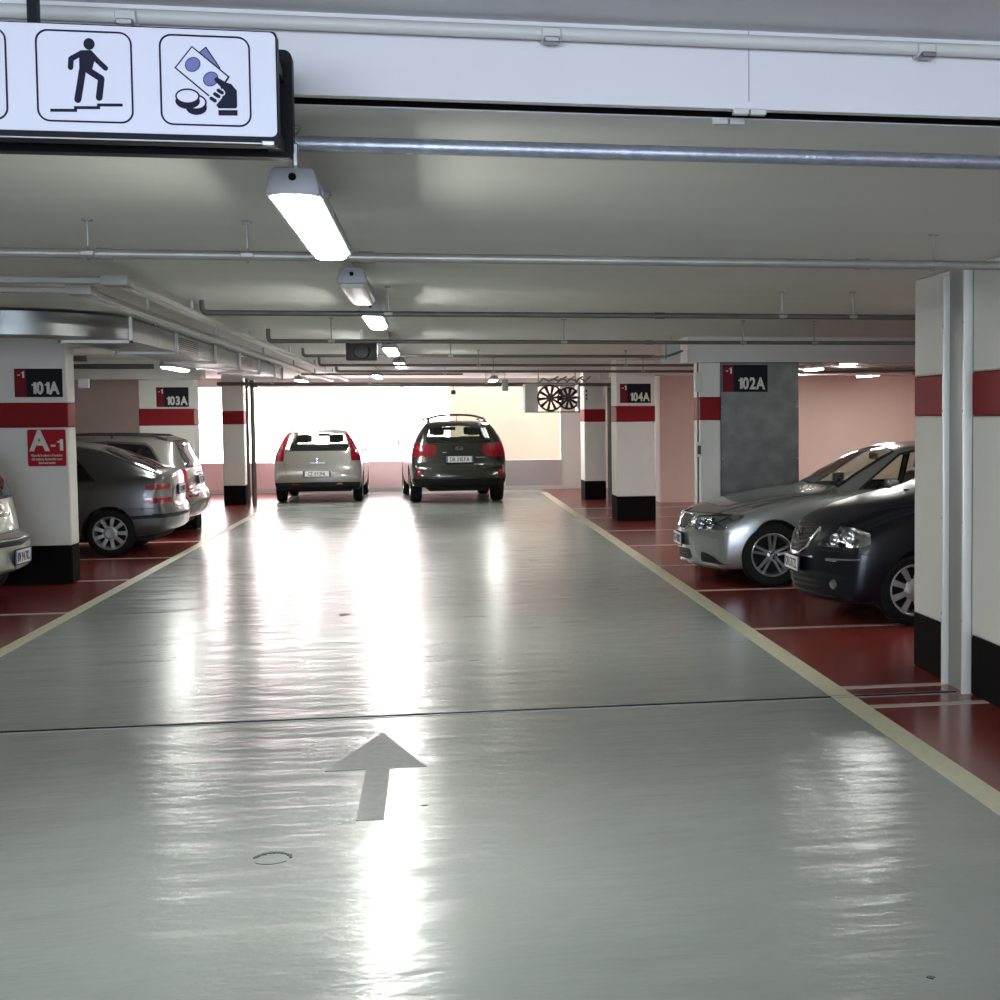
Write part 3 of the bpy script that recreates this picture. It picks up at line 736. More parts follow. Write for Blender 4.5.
def car_dark_hatch(loc, rz):
    L = 3.85
    sp = dict(name='dark_blue_hatchback_car', L=L, W=.835, paint='navy', nose=(.34, 2.0, 1.1), tail=(.14, 2.4, .8),
        zt=[(0, .42), (.015, .55), (.04, .66), (.08, .745), (.16, .83), (.3, .905), (.55, .985), (.85, 1.055), (1.08, 1.10), (1.2, 1.14), (1.55, 1.32), (1.95, 1.47), (2.3, 1.52), (2.9, 1.505), (3.4, 1.40), (3.62, 1.15), (3.72, .95), (3.80, .7), (3.85, .5)],
        zb=[(0, .38), (.01, .29), (.03, .22), (.1, .18), (.7, .18), (3.2, .20), (3.7, .28), (3.85, .45)],
        w=[(0, .74), (.05, .78), (.2, .805), (.7, .83), (1.9, .835), (3.2, .825), (3.7, .80), (3.85, .76)],
        sh=[(0, .41), (.06, .62), (.15, .70), (.4, .80), (.8, .90), (1.2, .96), (2.2, .99), (3.2, 1.02), (3.6, 1.0), (3.85, .5)],
        rw=[(0, .60), (.2, .60), (.8, .64), (1.1, .66), (1.4, .66), (1.95, .58), (2.8, .56), (3.4, .54), (3.85, .6)],
        cr=[(0, .01), (.1, .04), (.4, .09), (1.1, .09), (2, .07), (3.4, .07), (3.8, .03)],
        arches=[(.80, .30, .325), (3.25, .30, .325)],
        regions=[
            R_('bonnet', 'navy', 'top', [(.16, -.1), (.16, .30), (.35, .52), (.8, .62), (1.12, .66), (1.12, -.1)], zmin=.75),
            R_('front_bumper', 'navy', 'front', [(-.1, .10), (1, .10), (1, .60), (.4, .60), (.3, .56), (-.1, .56)], umax=.6, center=True),
            R_('front_bumper', 'navy', 'side', [(-.1, .10), (.46, .10), (.42, .60), (-.1, .60)], center=True),
            R_('front_door', 'navy', 'side', [(1.30, .25), (2.35, .25), (2.35, .98), (1.35, .95)], ymin=.5),
            R_('rear_door', 'navy', 'side', [(2.37, .25), (2.92, .30), (3.15, .6), (3.2, 1.0), (2.37, .98)], ymin=.5),
            R_('windscreen', 'glass', 'top', [(1.18, -.1), (1.22, .40), (1.28, .60), (1.98, .52), (2.02, -.1)], zmin=1.1, seal=.03),
            R_('rear_window', 'glass', 'rear', [(-.1, 1.05), (.55, 1.05), (.48, 1.36), (-.1, 1.38)], umin=3.3, center=True, seal=.02),
            R_('front_side_window', 'glass', 'side', [(1.55, 1.01), (1.95, 1.34), (2.20, 1.41), (2.33, 1.41), (2.33, 1.02)], ymin=.42, seal=.022),
            R_('rear_side_window', 'glass', 'side', [(2.40, 1.02), (2.40, 1.41), (2.9, 1.39), (3.15, 1.30), (3.22, 1.06)], ymin=.42, seal=.022),
            R_('upper_grille', 'plastic', 'front', [(-.1, .545), (.14, .555), (.24, .60), (.31, .70), (.33, .775), (-.1, .80)], umax=.4, nmin=.05, center=True, lamp=(.04, 'well', [])),
            R_('headlamp', 'lens', 'front', [(.37, .645), (.46, .70), (.60, .77), (.72, .80), (.9, .81), (.9, .645), (.6, .63), (.40, .625)], umax=.12, nmin=.02, pair=True, lamp=(.06, 'reflector', [(.56, .69, .05, 'reflector'), (.67, .71, .05, 'reflector')])),
            R_('headlamp', 'lens', 'side', [(-.1, .64), (.18, .65), (.25, .67), (.27, .745), (.22, .79), (.10, .805), (-.1, .79)], nmin=.1, ymin=.45),
            R_('lower_grille', 'plastic', 'front', [(-.1, .25), (.42, .25), (.50, .29), (.42, .37), (.30, .385), (-.1, .385)], umax=.4, nmin=.05, center=True, lamp=(.05, 'well', [])),
        ])
    c = Car(sp, loc, rz, 'dark blue hatchback parked nose out, partly behind the near right pillar')
    c.apply(); c.cur = MB()
    c.gaps('side', [[(1.28, .28), (1.27, .7), (1.40, .99)], [(2.36, .27), (2.36, 1.0)]], both=True)
    c.gaps('top', [[(.16, .31), (.35, .53), (.8, .63), (1.12, .67)]], both=True)
    c.gaps('side', [[(.44, .58), (.30, .59), (.12, .60)]], both=True)
    c.cur.build('panel_gap', c.root)
    for k in range(5):
        z = .585+.042*k; hw = [.15, .20, .245, .275, .295][k]
        c.line('grille_slat', 'front', [(-hw, z+.018), (-hw*.4, z), (hw*.4, z), (hw, z+.018)], .0075, M['dark_metal'], off=.004)
    c.line('grille_trim', 'front', [(-.33, .775), (-.31, .70), (-.24, .60), (-.14, .552), (0, .545), (.14, .552), (.24, .60), (.31, .70), (.33, .775)], .013, M['chrome'], off=.004)
    c.line('plate_trim', 'front', [(-.33, .535), (0, .525), (.33, .535)], .009, M['chrome'], off=.004)
    c.line('grille_slat', 'front', [(-.42, .345), (0, .335), (.42, .345)], .010, M['dark_metal'], off=.0)
    c.line('grille_slat', 'front', [(-.44, .30), (0, .29), (.44, .30)], .010, M['dark_metal'], off=.0)
    c.line('bumper_lip', 'front', [(-.62, .225), (-.3, .232), (0, .235), (.3, .232), (.62, .225)], .012, M['plastic'], off=.002)
    c.line('bumper_strip', 'side', [(.14, .53), (.36, .545)], .010, M['chrome'], -1, 0)
    c.line('bumper_strip', 'side', [(.14, .53), (.36, .545)], .010, M['chrome'], 1, 0)
    c.line('bumper_strip', 'front', [(-.62, .52), (-.52, .52)], .008, M['chrome']); c.line('bumper_strip', 'front', [(.52, .52), (.62, .52)], .008, M['chrome'])
    chevrons(c, .69, .07)
    for sd in (-1, 1):
        p, n = c.hf(sd*.60, .33); R = Vector((0, 1, 0)).rotation_difference(n).to_matrix().to_4x4()
        MB().lathe([(0, .004), (.026, .004), (.034, .012), (.040, .0)], M['clear_lens'], 20, Matrix.Translation(p) @ R).build('fog_lamp', c.root)
        w, _ = c.ht(.92, sd*.22); MB().rbox(w.x-.02, w.x+.02, w.y-.015, w.y+.015, w.z-.004, w.z+.010, M['plastic'], .004, 1).build('washer_jet', c.root)
    c.plate('front', .46, 'CN 537ZL', w=.46, h=.115, off=.012)
    c.wheels(.292, .185, .735, (.80, 3.25), .208, 'disc', 'hubcap')
    c.mirror(1.70, 1.0, 'navy')
    c.under(.5, 3.6, .66, .16, .30)
    c.interior([(2.1, 2, .5), (2.8, 1, .5)], .32, .56, .62, dash=1.5, back_h=.6)
    return c

def car_grey_hatch(loc, rz):
    L = 4.19
    sp = dict(name='grey_hatchback_car', L=L, W=.87, paint='grey_paint', nose=(.30, 2.0, 1.0), tail=(.17, 2.2, .9),
        zt=[(0, .45), (.03, .62), (.1, .70), (.5, .80), (1.1, .90), (1.2, .94), (1.9, 1.34), (2.2, 1.40), (2.7, 1.415), (3.05, 1.39), (3.30, 1.335), (3.62, 1.215), (3.95, 1.075), (4.06, 1.045), (4.10, 1.0), (4.12, .85), (4.125, .66), (4.16, .60), (4.19, .52)],
        zb=[(0, .40), (.03, .25), (.1, .20), (.7, .19), (3.5, .22), (4.0, .27), (4.15, .33), (4.18, .42), (4.19, .48)],
        w=[(0, .74), (.2, .82), (.7, .86), (2, .87), (3.4, .865), (3.9, .85), (4.1, .82), (4.19, .78)],
        sh=[(0, .43), (.1, .6), (.5, .7), (1.1, .82), (2.2, .87), (3.2, .93), (3.8, .97), (4.05, .93), (4.12, .72), (4.19, .5)],
        rw=[(0, .6), (.5, .64), (1.1, .68), (1.9, .58), (2.8, .56), (3.3, .57), (3.95, .66), (4.1, .70), (4.19, .7)],
        cr=[(0, .02), (.4, .06), (1.9, .06), (2.8, .06), (3.6, .07), (4.0, .05), (4.19, .02)],
        arches=[(.86, .29, .33), (3.40, .29, .335)],
        regions=[
            R_('rear_bumper', 'grey_paint', 'side', [(3.62, .1), (4.4, .1), (4.4, .585), (3.62, .585)], center=True, nmin=.0),
            R_('rear_bumper', 'grey_paint', 'rear', [(-.1, .1), (1, .1), (1, .585), (-.1, .585)], umin=4.0, center=True, nmin=.0),
            R_('front_door', 'grey_paint', 'side', [(1.35, .25), (2.3, .25), (2.3, .9), (1.45, .88)], ymin=.5),
            R_('rear_door', 'grey_paint', 'side', [(2.32, .25), (3.0, .28), (3.10, .6), (3.22, .9), (2.32, .9)], ymin=.5),
            R_('windscreen', 'glass', 'top', [(1.24, -.1), (1.30, .62), (1.92, .52), (1.98, -.1)], zmin=.95, seal=.02),
            R_('rear_window', 'dark_glass', 'top', [(3.28, -.1), (3.28, .50), (3.36, .535), (3.93, .625), (3.97, -.1)], zmin=1.0, seal=.035),
            R_('front_side_window', 'dark_glass', 'side', [(1.55, .92), (2.0, 1.26), (2.28, 1.31), (2.28, .93)], ymin=.45, seal=.02),
            R_('rear_side_window', 'dark_glass', 'side', [(2.36, .93), (2.36, 1.31), (2.75, 1.30), (2.93, 1.23), (3.05, 1.12), (3.20, .95)], ymin=.45, seal=.02),
            R_('tail_lamp', 'clear_lens', 'rear', [(.50, .64), (1, .64), (1, .90), (.50, .90)], umin=3.9, nmin=.05, pair=True),
            R_('tail_lamp', 'red_lens', 'rear', [(.50, .655), (1, .655), (1, .715), (.50, .715)], umin=3.9, nmin=.05, pair=True),
            R_('tail_lamp', 'red_lens', 'rear', [(.50, .82), (1, .82), (1, .88), (.50, .88)], umin=3.9, nmin=.05, pair=True),
            R_('tail_lamp', 'red_lens', 'side', arc(4.0, .685, .033, -PI/2, -1.5*PI, 8)[::1]+[(4.3, .718), (4.3, .652)], ymin=.5, nmin=.1),
            R_('tail_lamp', 'red_lens', 'side', arc(3.97, .85, .033, -PI/2, -1.5*PI, 8)+[(4.3, .883), (4.3, .817)], ymin=.5, nmin=.1),
            R_('tail_lamp', 'clear_lens', 'side', arc(3.985, .768, .033, -PI/2, -1.5*PI, 8)+[(4.3, .80), (4.3, .735)], ymin=.5, nmin=.1),
            R_('bump_strip', 'plastic', 'side', [(3.62, .455), (4.4, .475), (4.4, .52), (3.62, .495)], center=True, nmin=0),
            R_('bump_strip', 'plastic', 'rear', [(-.1, .475), (1, .475), (1, .52), (-.1, .52)], umin=4.0, center=True, nmin=0),
        ])
    c = Car(sp, loc, rz, 'grey hatchback with sloping rear, parked tail out just behind the pillar with the 101A sign')
    c.apply(); c.cur = MB()
    c.gaps('side', [[(2.31, .27), (2.31, .92)], [(3.02, .32), (3.12, .62), (3.26, .95)], [(3.62, .585), (3.95, .59), (4.1, .59)]], both=True)
    c.gaps('rear', [[(-.46, 1.0), (-.48, .60), (.48, .60), (.46, 1.0)]])
    c.cur.build('panel_gap', c.root)
    c.plate('rear', .80, 'AX 206MB', w=.50, h=.11, off=.002)
    c.wheels(.288, .185, .765, (.86, 3.40), .205, 'disc', 'hubcap')
    c.mirror(1.75, .92, 'grey_paint'); c.under(.5, 3.9, .68, .17, .3)
    c.interior([(2.1, 2, .5), (2.9, 1, .5)], .32, .5, .64, dash=1.5, back_h=.52)
    return c

def car_wagon(loc, rz):
    L = 4.5
    sp = dict(name='taupe_estate_car', L=L, W=.87, paint='wagon_paint', nose=(.28, 2.0, 1.0), tail=(.13, 2.3, .8),
        zt=[(0, .45), (.03, .62), (.1, .72), (.5, .82), (1.15, .93), (1.25, .97), (1.9, 1.36), (2.3, 1.45), (3.0, 1.475), (3.9, 1.45), (4.13, 1.425), (4.19, 1.36), (4.27, 1.18), (4.36, 1.0), (4.40, .8), (4.42, .70), (4.46, .66), (4.5, .55)],
        zb=[(0, .40), (.03, .25), (.1, .20), (.7, .2), (3.8, .22), (4.3, .27), (4.46, .36), (4.5, .46)],
        w=[(0, .74), (.2, .82), (.7, .86), (2, .87), (3.6, .865), (4.2, .85), (4.4, .83), (4.5, .80)],
        sh=[(0, .43), (.1, .6), (.5, .72), (1.1, .84), (2.2, .90), (3.2, .95), (4.1, .98), (4.3, .96), (4.42, .68), (4.5, .5)],
        rw=[(0, .6), (.5, .64), (1.1, .68), (1.9, .60), (2.8, .58), (3.9, .58), (4.2, .60), (4.4, .72), (4.5, .72)],
        cr=[(0, .02), (.4, .06), (1.9, .06), (4.1, .06), (4.25, .04), (4.5, .02)],
        arches=[(.85, .30, .335), (3.52, .30, .335)],
        regions=[
            R_('rear_bumper', 'wagon_paint', 'side', [(3.95, .1), (4.7, .1), (4.7, .65), (3.95, .62)], center=True, nmin=0),
            R_('rear_bumper', 'wagon_paint', 'rear', [(-.1, .1), (1, .1), (1, .65), (-.1, .65)], umin=4.2, center=True, nmin=0),
            R_('windscreen', 'glass', 'top', [(1.3, -.1), (1.36, .62), (1.92, .54), (1.98, -.1)], zmin=.98, seal=.02),
            R_('rear_window', 'dark_glass', 'rear', [(-.1, 1.02), (.62, 1.02), (.56, 1.33), (.50, 1.37), (-.1, 1.38)], umin=4.0, center=True, nmin=.1, seal=.02),
            R_('front_side_window', 'dark_glass', 'side', [(1.6, .96), (2.05, 1.28), (2.40, 1.35), (2.40, .97)], ymin=.45, seal=.025),
            R_('rear_side_window', 'dark_glass', 'side', [(2.46, .97), (2.46, 1.35), (3.2, 1.36), (3.2, .98)], ymin=.45, seal=.025),
            R_('quarter_window', 'dark_glass', 'side', [(3.26, .98), (3.26, 1.36), (3.75, 1.335), (3.83, 1.28), (4.02, 1.01)], ymin=.45, seal=.03),
            R_('tail_lamp', 'red_lens', 'side', [(4.18, .66), (4.6, .66), (4.6, .97), (4.22, .99)], ymin=.5, nmin=.1),
            R_('tail_lamp', 'red_lens', 'rear', [(.70, .66), (1, .66), (1, .97), (.68, .97)], umin=4.1, nmin=.05, pair=True),
        ])
    c = Car(sp, loc, rz, 'taupe estate car with black roof rails, parked tail out beyond the grey hatchback')
    c.apply(); c.cur = MB()
    c.gaps('side', [[(2.43, .27), (2.43, .97)], [(3.22, .3), (3.24, .98)], [(3.95, .63), (4.2, .65)]], both=True)
    c.cur.build('panel_gap', c.root)
    for sd in (-1, 1):
        P = []
        for k in range(13):
            u = 2.0+2.05*k/12; h, n = c.ht(u, sd*.57); P.append(h+Vector((0, 0, .055 if 0 < k < 12 else .0)))
        m = MB().tube(P, .017, M['plastic'])
        for u in (2.6, 3.3): h, n = c.ht(u, sd*.57); m.tube([h, h+Vector((0, 0, .045))], .014, M['plastic'])
        m.build('roof_rail', c.root)
    c.plate('rear', .82, 'BK 731DN', w=.50, h=.11)
    c.line('tailgate_trim', 'rear', [(-.3, .92), (.3, .92)], .012, M['chrome'])
    c.line('bumper_reflector', 'side', [(4.36, .60), (4.44, .60)], .022, M['red_lens'])
    c.wheels(.30, .19, .765, (.85, 3.52), .20, 'single7')
    c.mirror(1.8, .95, 'wagon_paint'); c.under(.5, 4.2, .68, .17, .3)
    c.interior([(2.2, 2, .5), (3.1, 1, .5)], .32, .52, .64, dash=1.6, back_h=.55)
    return c

def car_pale(loc, rz):
    L = 3.76
    sp = dict(name='pale_small_hatchback_car', L=L, W=.81, paint='pale_paint', nose=(.28, 2.0, 1.0), tail=(.20, 2.1, .9),
        zt=[(0, .45), (.03, .6), (.1, .70), (.5, .80), (1.0, .90), (1.1, .94), (1.8, 1.36), (2.2, 1.43), (2.9, 1.44), (3.30, 1.38), (3.44, 1.22), (3.54, 1.05), (3.60, .85), (3.64, .66), (3.70, .63), (3.76, .58), (3.762, .5)],
        zb=[(0, .40), (.03, .25), (.1, .20), (.7, .2), (3.2, .22), (3.6, .28), (3.74, .34), (3.762, .45)],
        w=[(0, .70), (.2, .76), (.7, .80), (2, .81), (3.2, .805), (3.6, .78), (3.762, .76)],
        sh=[(0, .43), (.1, .6), (.5, .7), (1.0, .82), (2.2, .90), (3.2, .94), (3.5, .92), (3.64, .64), (3.76, .5)],
        rw=[(0, .56), (.5, .6), (1.0, .62), (1.8, .56), (3.2, .55), (3.5, .62), (3.762, .66)],
        cr=[(0, .02), (.4, .05), (1.9, .06), (3.3, .05), (3.76, .02)],
        arches=[(.70, .28, .32), (3.12, .28, .32)],
        regions=[
            R_('rear_bumper', 'pale_paint', 'side', [(3.42, .1), (4, .1), (4, .635), (3.42, .635)], center=True, nmin=0),
            R_('rear_bumper', 'pale_paint', 'rear', [(-.1, .1), (1, .1), (1, .635), (-.1, .635)], umin=3.5, center=True, nmin=0),
            R_('windscreen', 'glass', 'top', [(1.14, -.1), (1.2, .56), (1.8, .5), (1.86, -.1)], zmin=.95, seal=.02),
            R_('rear_window', 'dark_glass', 'rear', [(-.1, .99), (.56, .99), (.50, 1.32), (-.1, 1.35)], umin=3.0, center=True, nmin=.1, seal=.025),
            R_('side_window', 'dark_glass', 'side', [(1.5, .94), (1.9, 1.28), (2.2, 1.34), (3.1, 1.33), (3.22, .97)], ymin=.42, seal=.02),
            R_('tail_lamp', 'red_lens', 'rear', [(.62, .86), (1, .86), (.8, 1.34), (.54, 1.34)], umin=3.2, nmin=.05, pair=True),
            R_('tail_lamp', 'red_lens', 'side', [(3.38, .90), (3.8, .88), (3.6, 1.34), (3.30, 1.32)], ymin=.4, nmin=.1),
            R_('bump_strip', 'plastic', 'side', [(3.42, .55), (4, .55), (4, .60), (3.42, .59)], center=True, nmin=0),
            R_('bump_strip', 'plastic', 'rear', [(-.1, .545), (1, .545), (1, .60), (-.1, .60)], umin=3.5, center=True, nmin=0),
        ])
    c = Car(sp, loc, rz, 'pale grey-green small car at the left edge, only its tail corner and plate showing')
    c.apply(); c.cur = MB()
    c.gaps('side', [[(3.42, .635), (3.6, .637)]], both=True); c.gaps('rear', [[(-.60, .95), (-.60, .66), (.60, .66), (.60, .95)]])
    c.cur.build('panel_gap', c.root)
    c.line('bumper_trim', 'rear', [(-.74, .61), (-.4, .612), (0, .612), (.4, .612), (.74, .61)], .009, M['chrome'])
    p, n = c.hr(0, .83); MB().rbox(p.x-.01, p.x+.02, -.16, .16, .81, .85, M['chrome'], .008, 2).build('boot_handle', c.root)
    MB().lathe([(0, .012), (.035, .01), (.045, 0)], M['chrome'], 20, Matrix.Translation(c.hr(0, .90)[0]) @ Vector((0, 1, 0)).rotation_difference(c.hr(0, .90)[1]).to_matrix().to_4x4()).build('emblem', c.root)
    c.plate('rear', .445, 'BV 947KL', w=.42, h=.125)
    c.wheels(.28, .17, .71, (.70, 3.12), .19, 'disc', 'hubcap'); c.under(.4, 3.4, .62, .17, .3); c.mirror(1.6, .95, 'pale_paint')
    c.interior([(1.9, 2, .46), (2.7, 1, .5)], .32, .5, .6, dash=1.4, back_h=.55)
    return c

def car_fusion(loc, rz):
    L = 4.02
    sp = dict(name='silver_tall_hatchback_car', L=L, W=.865, paint='warm_silver', nose=(.26, 2.0, 1.0), tail=(.13, 2.6, .8), bulge=.02,
        zt=[(0, .45), (.03, .65), (.1, .78), (.5, .90), (1.0, 1.0), (1.1, 1.03), (1.8, 1.40), (2.2, 1.49), (2.9, 1.515), (3.5, 1.485), (3.66, 1.46), (3.74, 1.35), (3.84, 1.06), (3.88, .85), (3.905, .68), (3.95, .62), (4.01, .56), (4.02, .50)],
        zb=[(0, .42), (.03, .30), (.1, .25), (.7, .22), (3.4, .24), (3.85, .27), (3.98, .32), (4.02, .42)],
        w=[(0, .74), (.2, .81), (.7, .855), (2, .865), (3.4, .86), (3.8, .85), (4.02, .82)],
        sh=[(0, .43), (.1, .66), (.5, .78), (1.0, .90), (2.2, .95), (3.2, 1.0), (3.75, 1.0), (3.9, .64), (4.02, .48)],
        rw=[(0, .6), (.5, .64), (1.0, .68), (1.8, .60), (2.8, .58), (3.6, .565), (3.75, .59), (3.85, .68), (4.02, .74)],
        cr=[(0, .02), (.4, .06), (1.9, .06), (3.5, .055), (3.75, .03), (4.02, .02)],
        arches=[(.76, .30, .34), (3.25, .30, .34)],
        regions=[
            R_('tailgate', 'warm_silver', 'rear', [(-.1, .44), (.45, .44), (.60, .60), (.66, .84), (.64, 1.04), (.56, 1.40), (-.1, 1.46)], umin=3.5, center=True, nmin=.1),
            R_('rear_bumper', 'warm_silver', 'side', [(3.66, .1), (4.3, .1), (4.3, .66), (3.66, .66)], center=True, nmin=0),
            R_('rear_bumper', 'warm_silver', 'rear', [(-.1, .1), (1, .1), (1, .70), (.64, .66), (.58, .50), (.45, .44), (-.1, .44)], umin=3.6, center=True, nmin=0),
            R_('bumper_lower', 'plastic', 'rear', [(-.1, .1), (1, .1), (1, .40), (.6, .42), (-.1, .425)], umin=3.7, center=True, nmin=0),
            R_('windscreen', 'glass', 'top', [(1.14, -.1), (1.2, .62), (1.84, .54), (1.9, -.1)], zmin=1.03, seal=.02),
            R_('front_side_window', 'glass', 'side', [(1.5, 1.01), (1.95, 1.36), (2.25, 1.41), (2.25, 1.02)], ymin=.42, seal=.02),
            R_('rear_side_window', 'glass', 'side', [(2.32, 1.02), (2.32, 1.41), (3.2, 1.40), (3.40, 1.06)], ymin=.42, seal=.02),
            R_('tail_lamp', 'red_lens', 'rear', [(.665, .84), (1, .84), (1, 1.1), (.70, 1.50), (.545, 1.45), (.64, 1.06)], umin=3.3, nmin=.05, pair=True),
            R_('tail_lamp', 'red_lens', 'side', [(3.66, .86), (4.1, .84), (3.9, 1.2), (3.75, 1.45), (3.58, 1.43), (3.60, 1.2)], ymin=.42, nmin=.1),
            R_('rear_window', 'glass', 'rear', [(-.1, 1.055), (.60, 1.055), (.615, 1.09), (.545, 1.34), (.49, 1.385), (-.1, 1.415)], umin=3.4, center=True, nmin=.1, seal=.015),
        ])
    c = Car(sp, loc, rz, 'silver tall hatchback with high red tail lamps, left of the black off-roader')
    c.apply(); c.cur = MB()
    c.gaps('rear', [[(-.645, 1.0), (-.66, .84), (-.60, .60), (-.45, .44), (.45, .44), (.60, .60), (.66, .84), (.645, 1.0)]])
    c.cur.build('panel_gap', c.root)
    for sd in (-1, 1):
        p, n = c.hr(sd*.42, .385); MB().rbox(p.x-.01, p.x+.006, p.y-.07, p.y+.07, .37, .40, M['red_lens'], .004, 1).build('bumper_reflector', c.root)
    c.line('wiper', 'rear', [(0, 1.07), (.05, 1.08), (.30, 1.10)], .008, M['plastic'])
    p, n = c.hr(0, .86); R = Vector((0, 1, 0)).rotation_difference(n).to_matrix().to_4x4()
    e = MB().lathe([(0, .006), (.045, .006), (.05, 0)], M['emblem_blue'], 24, Matrix.Translation(p) @ R @ Matrix.Diagonal((1, 1, .45, 1)))
    e.tube([p+n*.004+(R @ Vector((.05*math.cos(t), 0, .0225*math.sin(t)))) for t in [2*PI*i/20 for i in range(20)]], .003, M['chrome'], 5, True); e.build('emblem', c.root)
    MB().rbox(p.x-.005, p.x+.015, -.15, .15, .79, .81, M['chrome'], .005, 1).build('tailgate_handle', c.root)
    c.plate('rear', .585, 'CZ 052NL', w=.52, h=.11)
    c.wheels(.30, .19, .755, (.76, 3.25), .2, 'single7'); c.mirror(1.65, 1.0, 'warm_silver', w=.12, h=.11)
    c.under(.5, 3.7, .66, .22, .34)
    c.interior([(2.15, 2, .46), (2.95, 1, .5)], .34, .58, .64, dash=1.5, back_h=.58, head=.12)
    pm = c.ht(1.9, 0)[0]; MB().rbox(pm.x-.03, pm.x+.01, -.12, .12, pm.z-.12, pm.z-.06, M['plastic'], .02, 2).tube([pm+Vector((0, 0, -.07)), pm], .01, M['plastic']).build('interior_mirror', c.root)
    return c

def car_suv(loc, rz):
    L = 4.65
    sp = dict(name='black_off_roader_car', L=L, W=.945, paint='dark_green', nose=(.28, 2.0, 1.1), tail=(.14, 2.5, .9), bulge=.025,
        zt=[(0, .55), (.03, .75), (.1, .88), (.5, 1.0), (1.15, 1.08), (1.25, 1.12), (1.95, 1.52), (2.4, 1.63), (3.1, 1.66), (3.9, 1.635), (4.18, 1.60), (4.25, 1.55), (4.38, 1.25), (4.46, 1.02), (4.49, .86), (4.53, .80), (4.60, .74), (4.64, .62), (4.65, .55)],
        zb=[(0, .5), (.03, .36), (.1, .30), (.7, .26), (3.9, .30), (4.4, .34), (4.6, .42), (4.65, .50)],
        w=[(0, .80), (.2, .88), (.7, .93), (2, .945), (3.8, .94), (4.3, .925), (4.65, .90)],
        sh=[(0, .52), (.1, .74), (.5, .88), (1.1, .98), (2.2, 1.05), (3.4, 1.12), (4.2, 1.16), (4.4, 1.1), (4.5, .8), (4.65, .58)],
        rw=[(0, .7), (.5, .74), (1.1, .78), (1.95, .68), (2.8, .655), (3.9, .63), (4.2, .63), (4.4, .72), (4.5, .82), (4.65, .84)],
        cr=[(0, .02), (.4, .06), (1.9, .06), (4.0, .06), (4.25, .03), (4.65, .02)],
        arches=[(.90, .36, .40), (3.60, .36, .40)],
        regions=[
            R_('tailgate', 'dark_green', 'rear', [(-.1, .66), (.62, .66), (.66, .80), (.60, 1.15), (.60, 1.50), (-.1, 1.58)], umin=3.9, center=True, nmin=.1),
            R_('rear_bumper', 'dark_green', 'rear', [(-.1, .1), (1, .1), (1, .76), (.64, .76), (.60, .655), (-.1, .655)], umin=4.2, center=True, nmin=0),
            R_('rear_bumper', 'dark_green', 'side', [(4.05, .1), (4.9, .1), (4.9, .76), (4.05, .74)], center=True, nmin=0),
            R_('bumper_lower', 'plastic', 'rear', [(-.1, .1), (1, .1), (1, .50), (-.1, .50)], umin=4.3, center=True, nmin=0),
            R_('windscreen', 'glass', 'top', [(1.3, -.1), (1.36, .72), (2.0, .62), (2.06, -.1)], zmin=1.12, seal=.02),
            R_('front_side_window', 'dark_glass', 'side', [(1.7, 1.10), (2.15, 1.46), (2.5, 1.53), (2.5, 1.12)], ymin=.45, seal=.02),
            R_('rear_side_window', 'dark_glass', 'side', [(2.56, 1.12), (2.56, 1.53), (3.4, 1.54), (3.4, 1.16)], ymin=.45, seal=.02),
            R_('quarter_window', 'dark_glass', 'side', [(3.46, 1.17), (3.46, 1.54), (3.95, 1.50), (4.10, 1.24)], ymin=.45, seal=.02),
            R_('rear_window', 'glass', 'rear', [(-.1, 1.20), (.60, 1.22), (.63, 1.25), (.56, 1.48), (-.1, 1.54)], umin=4.0, center=True, nmin=.1, seal=.02),
            R_('tail_lamp', 'red_lens', 'rear', [(.47, 1.15), (.62, 1.17), (1, 1.20), (1, .93), (.62, .92), (.48, .97), (.44, 1.05)], umin=4.0, nmin=.05, pair=True),
            R_('tail_lamp', 'red_lens', 'side', [(4.20, 1.14), (4.35, .94), (4.8, .93), (4.8, 1.20), (4.25, 1.20)], ymin=.5, nmin=.1),
        ])
    c = Car(sp, loc, rz, 'black off-roader with roof bars parked before the bright opening')
    c.apply(); c.cur = MB()
    c.gaps('rear', [[(-.60, 1.15), (-.66, .80), (-.62, .66), (.62, .66), (.66, .80), (.60, 1.15)]])
    c.cur.build('panel_gap', c.root)
    for sd in (-1, 1):
        P = [c.ht(2.2+1.9*k/12, sd*.56)[0]+Vector((0, 0, .055 if 0 < k < 12 else 0)) for k in range(13)]
        m = MB().tube(P, .022, M['plastic'])
        for u in (2.6, 3.8): h = c.ht(u, sd*.56)[0]; m.tube([h, h+Vector((0, 0, .06))], .018, M['dark_metal'])
        m.build('roof_rail', c.root)
        p, n = c.hr(sd*.80, .60); R = Vector((0, 1, 0)).rotation_difference(n).to_matrix().to_4x4()
        MB().lathe([(0, .012), (.05, .01), (.065, 0)], M['red_lens'], 20, Matrix.Translation(p) @ R).build('fog_lamp', c.root)
    for u in (3.7,):
        P = [Vector((u-L/2, y, c.ht(u, 0)[0].z+.10-.10*(abs(y)/.60)**3)) for y in [-.58+1.16*k/16 for k in range(17)]]
        MB().tube(P, .022, M['plastic']).build('roof_bar', c.root)
    h = c.ht(3.95, 0)[0]; MB().tube([h, h+Vector((.06, 0, .10))], .006, M['plastic']).build('aerial', c.root)
    p, n = c.hr(0, 1.08); e = MB()
    e.tube([p+n*.008+Vector((0, .07*math.cos(t), .035*math.sin(t))) for t in [2*PI*i/24 for i in range(24)]], .006, M['chrome'], 5, True)
    e.tube([p+n*.008+Vector((0, .035, .028)), p+n*.008+Vector((0, .028, -.028))], .005, M['chrome'], 5); e.tube([p+n*.008+Vector((0, -.028, .028)), p+n*.008+Vector((0, -.035, -.028))], .005, M['chrome'], 5)
